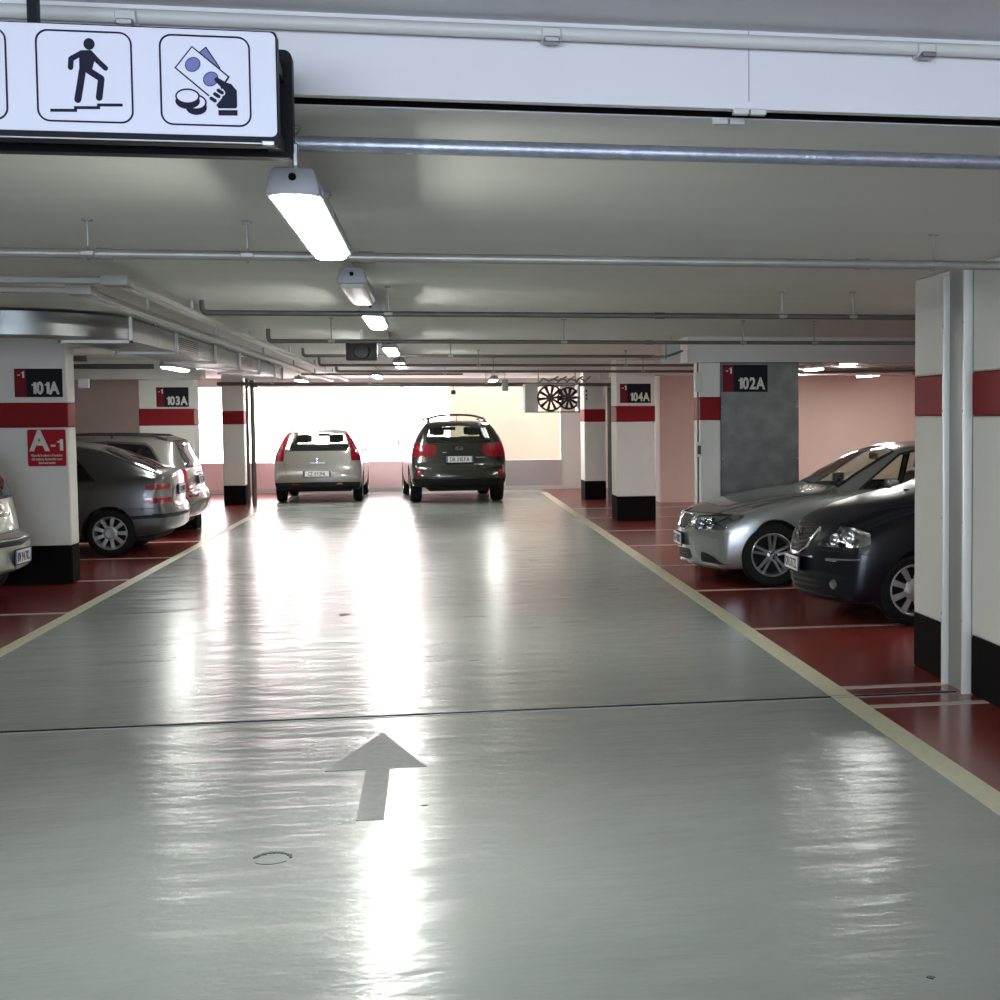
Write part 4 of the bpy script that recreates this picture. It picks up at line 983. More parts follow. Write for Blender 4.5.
    e.tube([p+n*.008+Vector((0, .03, -.008)), p+n*.008+Vector((0, -.03, .008))], .005, M['chrome'], 5); e.build('emblem', c.root)
    T = face_T(c.hr(.38, .89)[0]+Vector((.006, 0, 0)), (1, 0, 0)); MB().rbox(c.hr(.40, .90)[0].x-.01, c.hr(.40, .90)[0].x+.008, .31, .50, .895, .915, M['chrome'], .003, 1).build('model_badge', c.root)
    MB().rbox(c.hr(-.30, 1.01)[0].x-.01, c.hr(-.30, 1.01)[0].x+.006, -.33, -.25, 1.0, 1.02, M['chrome'], .003, 1).build('tailgate_badge', c.root)
    c.line('wiper', 'rear', [(0, 1.22), (-.05, 1.23), (-.34, 1.26)], .009, M['plastic'])
    c.plate('rear', .87, 'DB 315FA', w=.52, h=.12)
    c.wheels(.36, .235, .815, (.90, 3.60), .23, 'double6'); c.mirror(1.95, 1.10, 'dark_green', w=.15, h=.14)
    c.under(.6, 4.3, .60, .24, .42)
    c.interior([(2.45, 2, .48), (3.3, 1, .5)], .45, .70, .70, dash=1.8, back_h=.60)
    pm = c.ht(2.08, 0)[0]; MB().rbox(pm.x-.03, pm.x+.01, -.13, .13, pm.z-.14, pm.z-.07, M['plastic'], .02, 2).tube([pm+Vector((0, 0, -.08)), pm], .01, M['plastic']).build('interior_mirror', c.root)
    return c

#=====MAIN
ZC = 2.60      # ceiling over the lane
YB = 33.8      # far wall
# ------------------------------------------------------------------ floor
fl = MB()
fl.box(-3.16, 2.42, -7, YB+.2, -.12, 0, M['lane'])
fl.box(-9, -3.16, -7, YB+.2, -.12, 0, M['red_floor'])
fl.box(2.42, 10.1, -7, YB+.2, -.12, 0, M['red_floor'])
struct(fl.build('floor'))
struct(box('ground', -14, 14, YB+.2, 48, -.12, -.001, M['parapet_grey']))
def marking(name, poly, m, label, cat='floor marking', group=None, h=.0018):
    b = MB(); n = len(poly)
    b.add([(x, y, h) for x, y in poly]+[(x, y, -.01) for x, y in poly], [tuple(range(n)), tuple(range(2*n-1, n-1, -1))]+[(i, i+n, (i+1) % n+n, (i+1) % n) for i in range(n)], m)
    return tag(b.build(name), label, cat, group)
marking('lane_edge_line', [(2.33, -2), (2.475, -2), (2.475, 32.3), (2.33, 32.3)], M['edge_paint'], 'cream painted line along the right edge of the grey lane')
marking('lane_edge_line', [(-3.20, -2), (-3.09, -2), (-3.09, 32.3), (-3.20, 32.3)], M['edge_paint'], 'cream painted line along the left edge of the grey lane')
names_r = {7.96: 'pale bay line just in front of the floor joint at the near right pillar', 8.55: 'pale bay line just behind the floor joint at the near right pillar',
    11.08: 'pale bay line running under the dark blue hatchback', 13.65: 'pale bay line between the dark blue hatchback and the silver saloon', 16.03: 'pale bay line on red floor just beyond the nose of the silver saloon',
    18.6: 'pale bay line on red floor, second one beyond the silver saloon', 21.1: 'pale bay line on red floor, last one before the 104A pillar', 23.9: 'pale bay line on red floor just behind the 104A pillar', 26.4: 'pale bay line on red floor nearest the pink end wall'}
for y, lb in names_r.items(): marking('bay_line', [(2.475, y-.045), (8.1, y-.045), (8.1, y+.045), (2.475, y+.045)], M['bay_paint'], lb, group='bay lines on the right')
names_l = {10.9: 'pale bay line at the left edge, nearest to the camera', 13.33: 'pale bay line on the left, under the pale small car', 15.94: 'pale bay line on the left, in line with the 101A pillar', 18.4: 'pale bay line on the left, beside the grey hatchback',
    20.75: 'pale bay line between the grey hatchback and the taupe estate car', 23.2: 'pale bay line on the left beyond the taupe estate car'}
for y, lb in names_l.items(): marking('bay_line', [(-8.7, y-.045), (-3.20, y-.045), (-3.20, y+.045), (-8.7, y+.045)], M['bay_paint'], lb, group='bay lines on the left')
ar = [(-.30, 7.85), (-.545, 7.03), (-.352, 7.03), (-.352, 6.13), (-.238, 6.13), (-.238, 7.03), (-.065, 7.03)]
marking('painted_arrow', ar, M['arrow'], 'worn grey arrow on the lane pointing towards the bright opening', h=.002)
rg = MB()
for k in range(15):
    a = .15+2.7*k/14+random.uniform(-.05, .05); cx, cy = -.645+.070*math.cos(a), 5.655+.085*math.sin(a); r = random.uniform(.004, .010)*(1.3 if k < 4 else 1); n = 7
    v = [(cx+r*math.cos(2*PI*i/n)*random.uniform(.7, 1.5), cy+r*1.6*math.sin(2*PI*i/n), .0022) for i in range(n)]
    rg.add(v+[(x, y, -.01) for x, y, z in v], [tuple(range(n)), tuple(range(2*n-1, n-1, -1))]+[(i, i+n, (i+1) % n+n, (i+1) % n) for i in range(n)], M['stain'])
rg.tube([(-.645+.065*math.cos(t), 5.65+.06*math.sin(t), .0005) for t in [PI*1.15+PI*.7*i/10 for i in range(11)]], .0015, M['stain'], 5)
tag(rg.build('ring_stain'), 'small dark broken ring stain on the near grey lane', 'stain')
def blot(x, y, rx, ry, lb):
    n = 9; v = [(x+rx*math.cos(2*PI*i/n)*random.uniform(.7, 1.2), y+ry*math.sin(2*PI*i/n)*random.uniform(.7, 1.2), .002) for i in range(n)]
    b = MB().add(v+[(a, c, -.01) for a, c, z in v], [tuple(range(n)), tuple(range(2*n-1, n-1, -1))]+[(i, i+n, (i+1) % n+n, (i+1) % n) for i in range(n)], M['stain'])
    tag(b.build('floor_chip'), lb, 'stain')
blot(1.45, 4.05, .012, .014, 'tiny dark chip in the floor near the bottom right corner')
blot(-.07, 6.32, .014, .012, 'tiny dark chip in the floor just right of the arrow shaft')
blot(-.80, 12.7, .05, .06, 'dark chip in the lane halfway to the silver tall hatchback')
# floor joint with steel edge
j = MB(); j.box(-8.9, 3.12, 8.245, 8.256, -.01, .003, M['pipe']); j.box(-8.9, 3.12, 8.256, 8.310, -.01, .0009, M['black']); j.box(-8.9, 3.12, 8.310, 8.322, -.01, .003, M['galv'])
tag(j.build('floor_joint'), 'thin dark metal expansion joint crossing the lane in front of the arrow tip', 'expansion joint')

# ------------------------------------------------------------------ shell
struct(box('ceiling', -9, 10.1, 4.37, YB+.2, ZC, ZC+.3, M['ceil']))
struct(box('ceiling', -9, 10.1, -7, 4.20, 2.83, 3.1, M['beam']))
struct(box('wall_left', -9.2, -8.9, -7, YB+.2, -.12, 3.1, M['grey_wall']))
struct(box('wall_right', 9.9, 10.1, -7, 27.8, -.12, 3.1, M['pink_wall']))
struct(box('wall_right', 4.35, 10.1, 27.8, 28.0, -.12, 3.1, M['pink_wall']))
struct(box('wall_right', 4.35, 4.5, 28.0, YB, -.12, 3.1, M['white']))
struct(box('wall_near', -9, 10.1, -7.2, -7, -.12, 3.1, M['white']))
struct(box('wall_far', 2.92, 4.5, YB, YB+.2, -.12, ZC, M['white']))
struct(box('wall_far', -9, -5.35, YB, YB+.2, -.12, ZC, M['grey_wall']))
struct(box('wall_far', -5.35, 2.92, YB, YB+.2, 2.40, ZC, M['white']))
pr = MB(); pr.box(-5.35, 1.62, YB, YB+.2, -.12, .69, M['parapet']); pr.box(1.62, 2.92, YB-.04, YB+.2, -.12, .69, M['parapet_grey']); struct(pr.build('wall_parapet'))
sk = box('baseboard_far', -5.35, 4.3, YB-.06, YB-.04, 0, .09, M['white']); struct(sk)
# outside wall seen through the opening
tag(box('sunlit_wall', .40, 5.6, 37.2, 37.5, -.1, 6, M['cream']), 'sunlit cream wall outside, seen through the right half of the far opening', 'wall')
# beam and shutter slot at the near end
st = MB(); st.box(-9, 9.9, 4.20, 4.225, 2.600, 2.84, M['beam']); st.box(-9, 9.9, 4.188, 4.20, 2.600, 2.622, M['beam']); struct(st.build('trim_1'))
st = MB(); st.box(-9, 9.9, 4.225, 4.31, 2.66, 2.84, M['black']); st.box(-9, 9.9, 4.31, 4.315, 2.60, 2.84, M['black']); struct(st.build('trim_2'))
st = MB(); st.box(-9, 9.9, 4.315, 4.37, 2.598, 2.84, M['beam']); struct(st.build('trim_3'))
st = MB(); st.box(.928, .932, 4.1985, 4.201, 2.623, 2.83, M['lamp_body']); struct(st.build('trim_4'))
for x, y, lb in ((.93, 4.195, 'small pale joint plate under the beam seam, on the beam side'), (.895, 4.33, 'small pale joint plate under the beam seam, on the rail side')):
    m = MB(); z = 2.598 if y > 4.3 else 2.600
    for s_ in (-1, 1): m.rbox(x+s_*.026-.024, x+s_*.026+.024, y-.012, y+.012, z-.016, z+.002, M['tray'], .003, 1)
    tag(m.build('joint_plate'), lb, 'bracket')
# ------------------------------------------------------------------ pillars
def pillar(x0, x1, y0, y1, label, top=ZC, base=.36, b0=1.64, b1=1.90, name='pillar'):
    r = empty(name, ((x0+x1)/2, (y0+y1)/2, 0), 0, label, 'pillar')
    hx, hy = (x1-x0)/2, (y1-y0)/2
    m = MB()
    for z0, z1 in ((base, b0), (b1, top)):
        m.rbox(-hx, hx, -hy, hy, z0, z1, M['white'], .012, 1)
    m.build('shaft', r)
    MB().rbox(-hx-.0015, hx+.0015, -hy-.0015, hy+.0015, b0-.003, b1+.003, M['stripe'], .012, 1).build('red_band', r)
    MB().rbox(-hx-.0015, hx+.0015, -hy-.0015, hy+.0015, 0, base+.003, M['black'], .012, 1).build('black_base', r)
    return r
pillar(3.18, 4.2, 8.565, 9.25, 'white pillar with red band and black base just beyond the steel channel', b0=1.69, b1=1.95)
pillar(3.18, 4.2, 5.6, 8.19, 'nearest white pillar with red band and black base at the right picture edge', b0=1.69, b1=1.95)
pillar(-5.0, -3.705, 15.7, 16.02, 'wide white pillar on the left carrying the 101A and A-1 signs', base=.40, b0=1.62, b1=1.87)
pillar(-4.42, -3.62, 23.05, 23.55, 'white pillar carrying the 103A sign, behind the taupe estate car', b0=1.60, b1=1.85, top=2.30)
pillar(-4.08, -3.67, 29.3, 29.9, 'narrow white pillar with red band standing alone left of the silver tall hatchback', b0=1.59, b1=1.84, base=.38)
pillar(2.89, 3.52, 23.0, 23.7, 'white pillar with red band carrying the 104A sign', b0=1.61, b1=1.86, base=.40)
pillar(3.0, 3.43, 29.1, 29.9, 'far white pillar with red band behind the grey downpipe, left of the 104A pillar', b0=1.59, b1=1.84, base=.38)
pillar(3.0, 3.24, 16.2, 16.6, 'narrow white pillar with red band between the conduit and the dark metal sheet', b0=1.65, b1=1.91, base=.36, top=2.31)
# metal clad shaft beside the 102A pillar
r = empty('metal_clad_shaft', (3.705, 16.5, 0), 0, 'dark mottled metal-clad wall panel beside the 102A pillar, behind the silver saloon', 'panel')
MB().rbox(-.46, .47, -.27, .3, 0, 2.31, M['galv_sheet'], .006, 1).build('metal_sheet', r)
m = MB()
for z in (.6, 1.2, 1.8):
    for x in (-.44, .45): m.lathe([(0, -.004), (.008, -.002), (.010, .002)], M['galv'], 8, Matrix.Translation((x, -.27, z)))
m.build('rivets', r)
struct(MB().box(2.86, 9.9, 16.2, 16.75, 2.313, ZC, M['white']).build('trim_5'))
struct(MB().box(-8.9, -3.5, 23.0, 23.5, 2.302, ZC, M['white']).build('trim_6'))
struct(MB().box(2.9, 9.9, 23.1, 23.6, 2.36, ZC, M['white']).build('trim_7'))
# steel channel over the building joint
r = empty('steel_channel', (3.18, 8.355, 0), 0, 'tall pale steel channel between the two near right pillars', 'steel channel')
m = MB(); m.box(-.015, .02, -.16, .20, .0, ZC, M['chan']); m.build('web', r)
for y, k in ((.185, 1), (-.165, 2)):
    MB().rbox(-.058, .0, y, y+.025, .0, 2.56, M['chan_edge'], .006, 2).build('flange', r)
m = MB()
for z in (.45, 1.05, 1.72, 2.25):
    for y in (.197, -.152): m.lathe([(0, -.004), (.008, -.002), (.009, 0)], M['galv'], 8, Matrix.Translation((-.058, y, z)) @ Matrix.Rotation(PI/2, 4, 'Z') @ Matrix.Rotation(PI, 4, 'Z'))
m.build('bolts', r)
# ------------------------------------------------------------------ signs
def bay_sign(x0, x1, y, z0, z1, s, label):
    r = empty('bay_sign', ((x0+x1)/2, y, (z0+z1)/2), 0, label, 'sign'); hx, hz = (x1-x0)/2, (z1-z0)/2; k = 2*hx*.24
    MB().box(-hx, hx, -.012, -.002, -hz, hz, M['sign_black']).build('sign_plate', r)
    MB().box(-hx+.001, -hx+k, -.0145, -.010, -hz+.001, hz-.001, M['sign_dark_red']).build('level_panel', r)
    lettering('level_number', '-1', M['sign_txt'], hz*.66, face_T((-hx+k*.55, -.0155, hz*.58), (0, -1, 0)), r, .003, adv=.5)
    lettering('bay_number', s, M['sign_txt'], hz*1.18, face_T((hx*.27, -.014, -hz*.36), (0, -1, 0)), r, .007, sx=.77, adv=.58)
    return r
bay_sign(-4.205, -3.745, 15.70, 1.93, 2.22, '101A', 'black and red sign reading 101A on the wide left pillar')
bay_sign(-4.16, -3.69, 23.05, 1.88, 2.18, '103A', 'black and red sign reading 103A on the pillar behind the taupe estate car')
bay_sign(2.95, 3.45, 23.00, 1.91, 2.22, '104A', 'black and red sign reading 104A on the second right pillar')
bay_sign(3.27, 3.80, 16.20+.03, 1.97, 2.28, '102A', 'black and red sign reading 102A on the dark metal sheet')
r = empty('red_zone_sign', (-3.915, 15.70, 1.41), 0, 'square red sign reading A -1 with three lines of small print', 'sign')
MB().prism(rrect(-.197, .197, -.20, .20, .025), -.008, -.002, M['sign_txt']).build('sign_border', r)
MB().prism(rrect(-.185, .185, -.188, .188, .02), -.0105, -.004, M['sign_red']).build('sign_face', r)
lettering('sign_letter', 'A', M['sign_txt'], .285, face_T((-.07, -.012, .075), (0, -1, 0)), r, .010, sx=.9)
lettering('sign_number', '-1', M['sign_txt'], .17, face_T((.095, -.012, .03), (0, -1, 0)), r, .006)
for i, s in enumerate(('Ricorda il colore e il numero', 'del settore. Remember your', 'level and sector')):
    text('small_print', s, M['sign_txt'], .034, face_T((0, -.0115, -.078-.038*i), (0, -1, 0)), r, .0008, sx=.75)
# hanging light box sign
def PX(px, py):  # drawing frame of the sign face: 1 unit = 1 pictogram pixel
    return (-.353+(px-278)*.00219, 2.3645+(128-py)*.00227)
YS = 3.55
r = empty('hanging_sign', (0, 0, 0), 0, 'hanging white sign box with walking man and paying hand pictograms, black rim', 'sign')
x0, zb_ = PX(-210, 136); x1, zt_ = PX(278, 22.5)
MB().prism(rrect(x0, x1+.003, zb_-.004, zt_+.003, .010), YS+.002, YS+.05, M['sign_black']).build('front_case', r)
MB().prism(rrect(x0+.004, x1, PX(0, 129)[1], zt_, .014), YS, YS+.01, M['sign_white']).build('front_panel', r)
m = MB(); m.tube([(x0, YS-.003, zb_-.001), (x1-.01, YS-.003, zb_-.001)], .0022, M['galv'], 6); m.rbox(x1-.035, x1-.005, YS-.010, YS+.0, zb_-.007, zb_+.005, M['galv'], .002, 1); m.build('bottom_rail', r)
MB().prism(rrect(x0, x1+.010, zb_+.020, zt_+.035, .02), YS+.30, YS+.35, M['sign_black']).build('rear_case', r)
for a0, a1, c0 in ((x1-.05, x1-.01, zb_+.03), (x1-.05, x1-.01, zt_-.05), (x0+.2, x0+.24, zb_+.03)): MB().box(a0, a1, YS+.045, YS+.305, c0, c0+.03, M['sign_black']).build('spacer', r)
for x in (-.965, -1.32): MB().box(x-.012, x+.012, YS+.31, YS+.34, zt_+.01, 2.83, M['sign_black']).build('hanging_strap', r)
m = MB(); m.rbox(x1+.006, x1+.020, YS+.31, YS+.34, zb_+.0, zb_+.06, M['galv'], .003, 1)
m.build('side_bracket', r)
def ring(m, outer, w, mat_, y0, y1):
    A = outer; B = offset_poly(outer, -w); n = len(A); vs = []
    for P in (A, B):
        for p in P: vs.append((p[0], y0, p[1]))
    for P in (A, B):
        for p in P: vs.append((p[0], y1, p[1]))
    fs = []
    for i in range(n):
        k = (i+1) % n; fs += [(i, k, n+k, n+i), (2*n+i, 3*n+i, 3*n+k, 2*n+k), (i, 2*n+i, 2*n+k, k), (n+i, n+k, 3*n+k, 3*n+i)]
    m.add(vs, fs, mat_)
def pxs(pts): return [PX(a, b) for a, b in pts]
def pxt(pts):  # photograph frame, tilt of the sign removed
    return [PX(a, b-.025*a) for a, b in pts]
m = MB()
for a, b in ((36, 132), (159, 252), (-88, 8)):
    p0 = PX(a, 120); p1 = PX(b, 28)
    ring(m, rrect(p0[0], p1[0], p0[1], p1[1], .028, 6), .0042, M['sign_ink'], YS-.0015, YS+.001)
m.build('pictogram_frame', r)
_k = [0]
def poly(m, pts, mt, l=0):
    _k[0] += 1; m.prism(pxt(pts), YS-.0012-.0003*l-.00001*_k[0], YS+.001, M[mt])
def circ(cx, cy, rx, ry, n=20, rot=0):
    return [(cx+rx*math.cos(t)*math.cos(rot)-ry*math.sin(t)*math.sin(rot), cy+rx*math.cos(t)*math.sin(rot)+ry*math.sin(t)*math.cos(rot)) for t in [2*PI*i/n for i in range(n)]]
def limb(m, pts, w, mt='sign_ink', l=0):
    for (a, b), (c, d) in zip(pts[:-1], pts[1:]):
        dx, dy = c-a, d-b; L_ = math.hypot(dx, dy); nx, ny = -dy/L_*w, dx/L_*w
        poly(m, [(a+nx, b+ny), (a-nx, b-ny), (c-nx, d-ny), (c+nx, d+ny)], mt, l)
    for (a, b) in pts: poly(m, circ(a, b, w, w, 12), mt, l)
m = MB()
poly(m, circ(89.3, 43.5, 5.6, 5.8), 'sign_ink')
poly(m, [(80, 50), (90, 49.5), (95, 54), (94, 61), (91, 71), (79, 71), (79, 60)], 'sign_ink')
limb(m, [(82, 52.5), (71, 58.5), (70.3, 67)], 2.7); limb(m, [(90, 52), (97, 60), (105, 67.5)], 2.6)
limb(m, [(82, 70), (79.5, 84), (76.5, 99)], 3.5); limb(m, [(88, 70), (100.5, 78), (97.8, 97)], 3.3)
poly(m, [(49, 108.4), (75.5, 108.4), (75.5, 111.4), (49, 111.4)], 'sign_ink'); poly(m, [(72.5, 105.7), (98.5, 105.7), (98.5, 108.6), (72.5, 108.6)], 'sign_ink'); poly(m, [(95.5, 102.9), (121, 102.9), (121, 105.8), (95.5, 105.8)], 'sign_ink')
m.build('walking_man_pictogram', r)
m = MB()
poly(m, [(199.5, 50.5), (207, 44.5), (221.5, 66.5), (211, 67)], 'sign_ink', 0); poly(m, [(201, 50.6), (206.7, 46.2), (219.5, 65.5), (212, 66)], 'sign_blue', 1)
poly(m, [(192.5, 44), (174.2, 66.5), (213.5, 99.5), (230.5, 75)], 'sign_ink', 2); poly(m, [(192.7, 45.9), (176.2, 66.3), (213.2, 97.2), (228.3, 75.2)], 'sign_white', 3)
for cx, cy in ((193, 63), (211, 77.5)):
    poly(m, circ(cx, cy, 8.3, 7.2, 20, -.6), 'sign_ink', 4); poly(m, circ(cx, cy, 7.4, 6.3, 20, -.6), 'sign_blue', 5)
poly(m, [(214.5, 77.5), (217, 75.5), (227, 81), (232, 82.5), (237.3, 89), (237.3, 105), (236, 107), (218, 107), (216, 104), (222, 97), (224.5, 89), (215.5, 80)], 'sign_ink', 6)
for cx, cy in ((220.5, 90.3), (216.8, 94), (213, 98.5)):
    limb(m, [(cx-2.2, cy-1.4), (cx+2.2, cy+1.4)], 2.9, 'sign_white', 7); limb(m, [(cx-1.9, cy-1.2), (cx+1.9, cy+1.2)], 1.9, 'sign_ink', 8)
poly(m, [(218, 109), (237.5, 109), (237.5, 114.3), (218, 114.3)], 'sign_ink', 6)
for cx, cy in ((195.5, 102.5), (187, 96.5)):
    l = 5 if cx > 190 else 9
    poly(m, circ(cx, cy+3.8, 10.8 if l == 5 else 12.6, 7.6), 'sign_ink', l); poly(m, circ(cx, cy-1.2, 10.8 if l == 5 else 12.6, 8), 'sign_ink', l)
    poly(m, circ(cx, cy-1.2, 9.2 if l == 5 else 10.8, 6.2), 'sign_white', l+1)
m.build('paying_hand_pictogram', r)
# ------------------------------------------------------------------ lamps
def lamp(x, y0, L_, z, label, on=True, name='strip_light', w=.16):
    r = empty(name, (x, y0, z), 0, label, 'lamp', 'fluorescent strip lights under the ceiling'); h = w/2
    def tp(v): return Vector((v.x*(1-.25*(v.z > .07)), v.y, v.z))
    MB().rbox(-h-.004, h+.004, 0, L_, .022, .105, M['lamp_body'], .014, 2, taper=tp).build('housing', r)
    def tq(v): return Vector((v.x*(.80 if v.z < .012 else 1), v.y+((.03 if v.y < L_/2 else -.03) if v.z < .012 else 0), v.z))
    MB().rbox(-h+.010, h-.010, .010, L_-.010, 0, .036, M['lamp_on' if on else 'lamp_off'], .014, 3, taper=tq).build('diffuser', r)
    for k in range(4):
        for s_ in (-1, 1): y = .12+(L_-.24)*k/3; MB().rbox(s_*h-.005, s_*h+.005, y-.012, y+.012, .028, .055, M['galv'], .003, 1).build('clip', r)
    for y in (.16, L_-.16):
        q = MB(); q.rbox(-.02, .02, y-.015, y+.015, .10, .125, M['galv'], .004, 1)
        zt = ZC-z; n = max(1, int((zt-.12)/.022))
        for k in range(n):
            zz = .125+(zt-.125)*(k+.5)/n; hh = (zt-.125)/n*.62; ax = (1, 0) if k % 2 else (0, 1)
            q.tube([(ax[0]*.007*math.cos(t), y+ax[1]*.007*math.cos(t), zz+hh*math.sin(t)) for t in [2*PI*i/10 for i in range(10)]], .0022, M['galv'], 5, True)
        q.rbox(-.015, .015, y-.02, y+.02, zt-.012, zt, M['galv'], .003, 1)
        q.build('hanging_chain', r)
    m = MB().lathe([(0, -.014), (.010, -.012), (.012, 0)], M['black'], 10, Matrix.Translation((0, .0, .075))); m.build('cable_gland', r)
lamp(-.405, 4.48, 1.66, 2.345, 'nearest lit strip light, hanging right of the white pictogram sign')
lamp(-.425, 8.0, 1.3, 2.40, 'unlit strip light, second in the row above the lane', False)
lamp(-.425, 10.3, 1.5, 2.40, 'lit strip light, third in the row, just above the loudspeaker')
lamp(-.45, 15.4, 1.5, 2.40, 'small lit strip light beyond the loudspeaker')
lamp(-.45, 19.6, 1.5, 2.40, 'fourth lit strip light of the lane row, beyond the loudspeaker')
lamp(5.46, 17.25, 1.55, 2.37, 'lit strip light over the right bays, seen above the silver saloon')
lamp(-3.45, 19.8, 1.5, 2.36, 'lit strip light over the left bays under the metal duct')
lamp(-1.0, 26.0, 1.5, 2.42, 'far lit strip light in front of the bright opening')
lamp(7.9, 24.6, 1.55, 2.40, 'added strip light over the right bays, brightening the pink wall')  # extra lamp, added to brighten the pink end wall
lamp(5.9, 21.6, 1.55, 2.40, 'added fill strip light over the right bays, level with the 104A pillar')  # second extra lamp, added to raise the light in the far right bays
lamp(-2.6, 29.0, 1.5, 2.42, 'far strip light above the silver tall hatchback')
lamp(1.2, 29.0, 1.5, 2.42, 'far strip light right of the black off-roader')
lamp(5.46, 10.2, 1.55, 2.40, 'lit strip light over the dark blue hatchback')
# ------------------------------------------------------------------ pipes
def hanger(parent, x, y, z, r, zt=ZC):
    q = MB(); q.tube([(x+ (r+.006)*math.cos(t)*0, y+(r+.006)*math.cos(t), z+(r+.006)*math.sin(t)) for t in [2*PI*i/14 for i in range(14)]], .005, M['pipe'], 5, True)
    q.tube([(x, y, z+r+.004), (x, y, zt)], .006, M['pipe'], 6); q.rbox(x-.022, x+.022, y-.022, y+.022, zt-.010, zt, M['pipe'], .003, 1); q.rbox(x-.03, x+.03, y-r-.012, y+r+.012, z-.012, z+.012, M['pipe'], .004, 1)
    q.build('hanger', parent)
def pipe(pts, r, m, label, hang=(), coup=(), name='ceiling_pipe', zt=ZC, cat='pipe'):
    b = MB(); P = [Vector(p) for p in pts]; out = [P[0]]
    for i in range(1, len(P)-1):
        a = (P[i-1]-P[i]).normalized(); c = (P[i+1]-P[i]).normalized(); k = r*2.2
        for t in range(7):
            s_ = t/6; out.append(P[i]+a*k*(1-s_)**2+c*k*s_**2)
    out.append(P[-1]); b.tube(out, r, M[m], 12); o = b.build(name); tag(o, label, cat, 'pipes under the ceiling')
    y, z = P[0].y, P[0].z
    for x in hang: hanger(o, x, y, P[1].z if abs(P[1].z-P[0].z) > .01 and len(P) == 3 else z, r, zt)
    for x in coup: MB().tube([(x-.035, y, P[-1].z), (x+.035, y, P[-1].z)], r*1.22, M[m], 12).build('coupling', o)
    return o
pipe([(-8.8, 4.5, 2.522), (8.1, 4.5, 2.522)], .024, 'pipe_blue', 'thick galvanised pipe crossing right behind the hanging sign and shutter slot', (-1.6, 2.6), (2.2,))
pipe([(-8.8, 4.165, 2.79), (8.1, 4.165, 2.79)], .020, 'tray', 'white painted conduit along the top of the near beam', (), (), 'wall_conduit')
for x, lb in ((.345, 'white conduit clip on the near beam, left of the seam'), (1.46, 'white conduit clip on the near beam, right of the seam'), (-.80, 'white conduit clip above the hanging sign')):
    m = MB(); m.rbox(x-.028, x+.028, 4.135, 4.20, 2.765, 2.80, M['tray'], .004, 1); m.rbox(x-.022, x+.022, 4.12, 4.16, 2.755, 2.772, M['galv'], .003, 1);
    tag(m.build('conduit_clip'), lb, 'clip')
pipe([(-8.8, 6.9, 2.445), (8.1, 6.9, 2.445)], .022, 'pipe', 'grey ceiling pipe crossing just beyond the nearest lit strip light', (-1.52, -.83, 2.47), (2.1, -.3, -1.45))
pipe([(-1.53, 10.2, 2.50), (-1.53, 10.2, 2.415), (3.7, 10.2, 2.415)], .019, 'pipe_dark', 'dark ceiling pipe with an upturned left end, above the lit strip light', (-.3, 2.5, 3.03), (1.6,))
pipe([(-1.45, 13.4, 2.50), (-1.45, 13.4, 2.39), (8.1, 13.4, 2.39)], .018, 'pipe_dark', 'ceiling pipe passing in front of the 102A pillar top', (-.9, 1.2, 2.9, 3.6), (2.0,))
pipe([(-1.46, 17.0, 2.50), (-1.46, 17.0, 2.41), (2.6, 17.0, 2.41)], .018, 'pipe_dark', 'ceiling pipe ending at the white plate left of the 102A pillar', (0.2,), ())
pipe([(-1.48, 19.6, 2.50), (-1.48, 19.6, 2.395), (4.0, 19.6, 2.395)], .018, 'pipe_dark', 'ceiling pipe behind the 102A pillar, second beyond it', (.6, 2.6), ())
pipe([(-1.42, 22.1, 2.50), (-1.42, 22.1, 2.39), (4.0, 22.1, 2.39)], .020, 'pipe_dark', 'ceiling pipe just in front of the 104A pillar', (.9, 3.2), ())
pipe([(-4.0, 28.2, 2.35), (3.5, 28.2, 2.32)], .034, 'pipe_dark', 'thick horizontal pipe in front of the top of the bright opening', (-3.0, -1.2, 1.0, 2.9), (-3.3, -.6, 2.0))
pipe([(-2.2, 25.2, 2.44), (.5, 25.2, 2.44)], .016, 'pipe_dark', 'short thin ceiling pipe near the far lit strip light', (-1.8, .2), ())
pipe([(4.2, 18.6, 2.34), (8.1, 18.6, 2.34)], .022, 'pipe_dark', 'pipe beside the lit strip light over the right bays', (4.9, 6.4), ())
pipe([(4.25, 20.4, 2.30), (8.1, 20.4, 2.36)], .02, 'pipe_dark', 'pipe over the right bays above the pink wall', (5.2, 7.0), ())
pipe([(4.2, 22.4, 2.44), (8.1, 22.4, 2.44)], .05, 'galv', 'fat silver pipe over the right bays against the pink wall', (5.6, 7.3), ())
pipe([(3.50, 28.2, 2.32), (3.50, 28.9, 2.32), (3.50, 28.9, 0)], .055, 'pipe_dark', 'grey downpipe between the far right pillar and the 104A pillar', (), (), 'downpipe')
pipe([(-3.60, 29.3, ZC), (-3.60, 29.3, 0)], .028, 'pipe_dark', 'thin grey downpipe against the narrow far left pillar', (), (), 'downpipe')
pipe([(-3.50, 29.3, ZC), (-3.50, 29.3, 0)], .045, 'pipe_dark', 'thicker grey downpipe right of the narrow far left pillar', (), (), 'downpipe')
pipe([(2.965, 16.15, 2.30), (2.965, 16.15, .0)], .011, 'pipe_dark', 'thin conduit running down the left edge of the 102A pillar', (), (), 'wall_conduit')
pipe([(-8.8, 16.6, 2.36), (-3.7, 16.6, 2.36)], .03, 'pipe_dark', 'dark pipe over the left bays behind the 101A pillar', (-4.6,), ())
pipe([(-8.8, 18.2, 2.33), (-3.3, 18.2, 2.33)], .03, 'pipe_dark', 'dark pipe over the grey hatchback', (-4.6,), ())
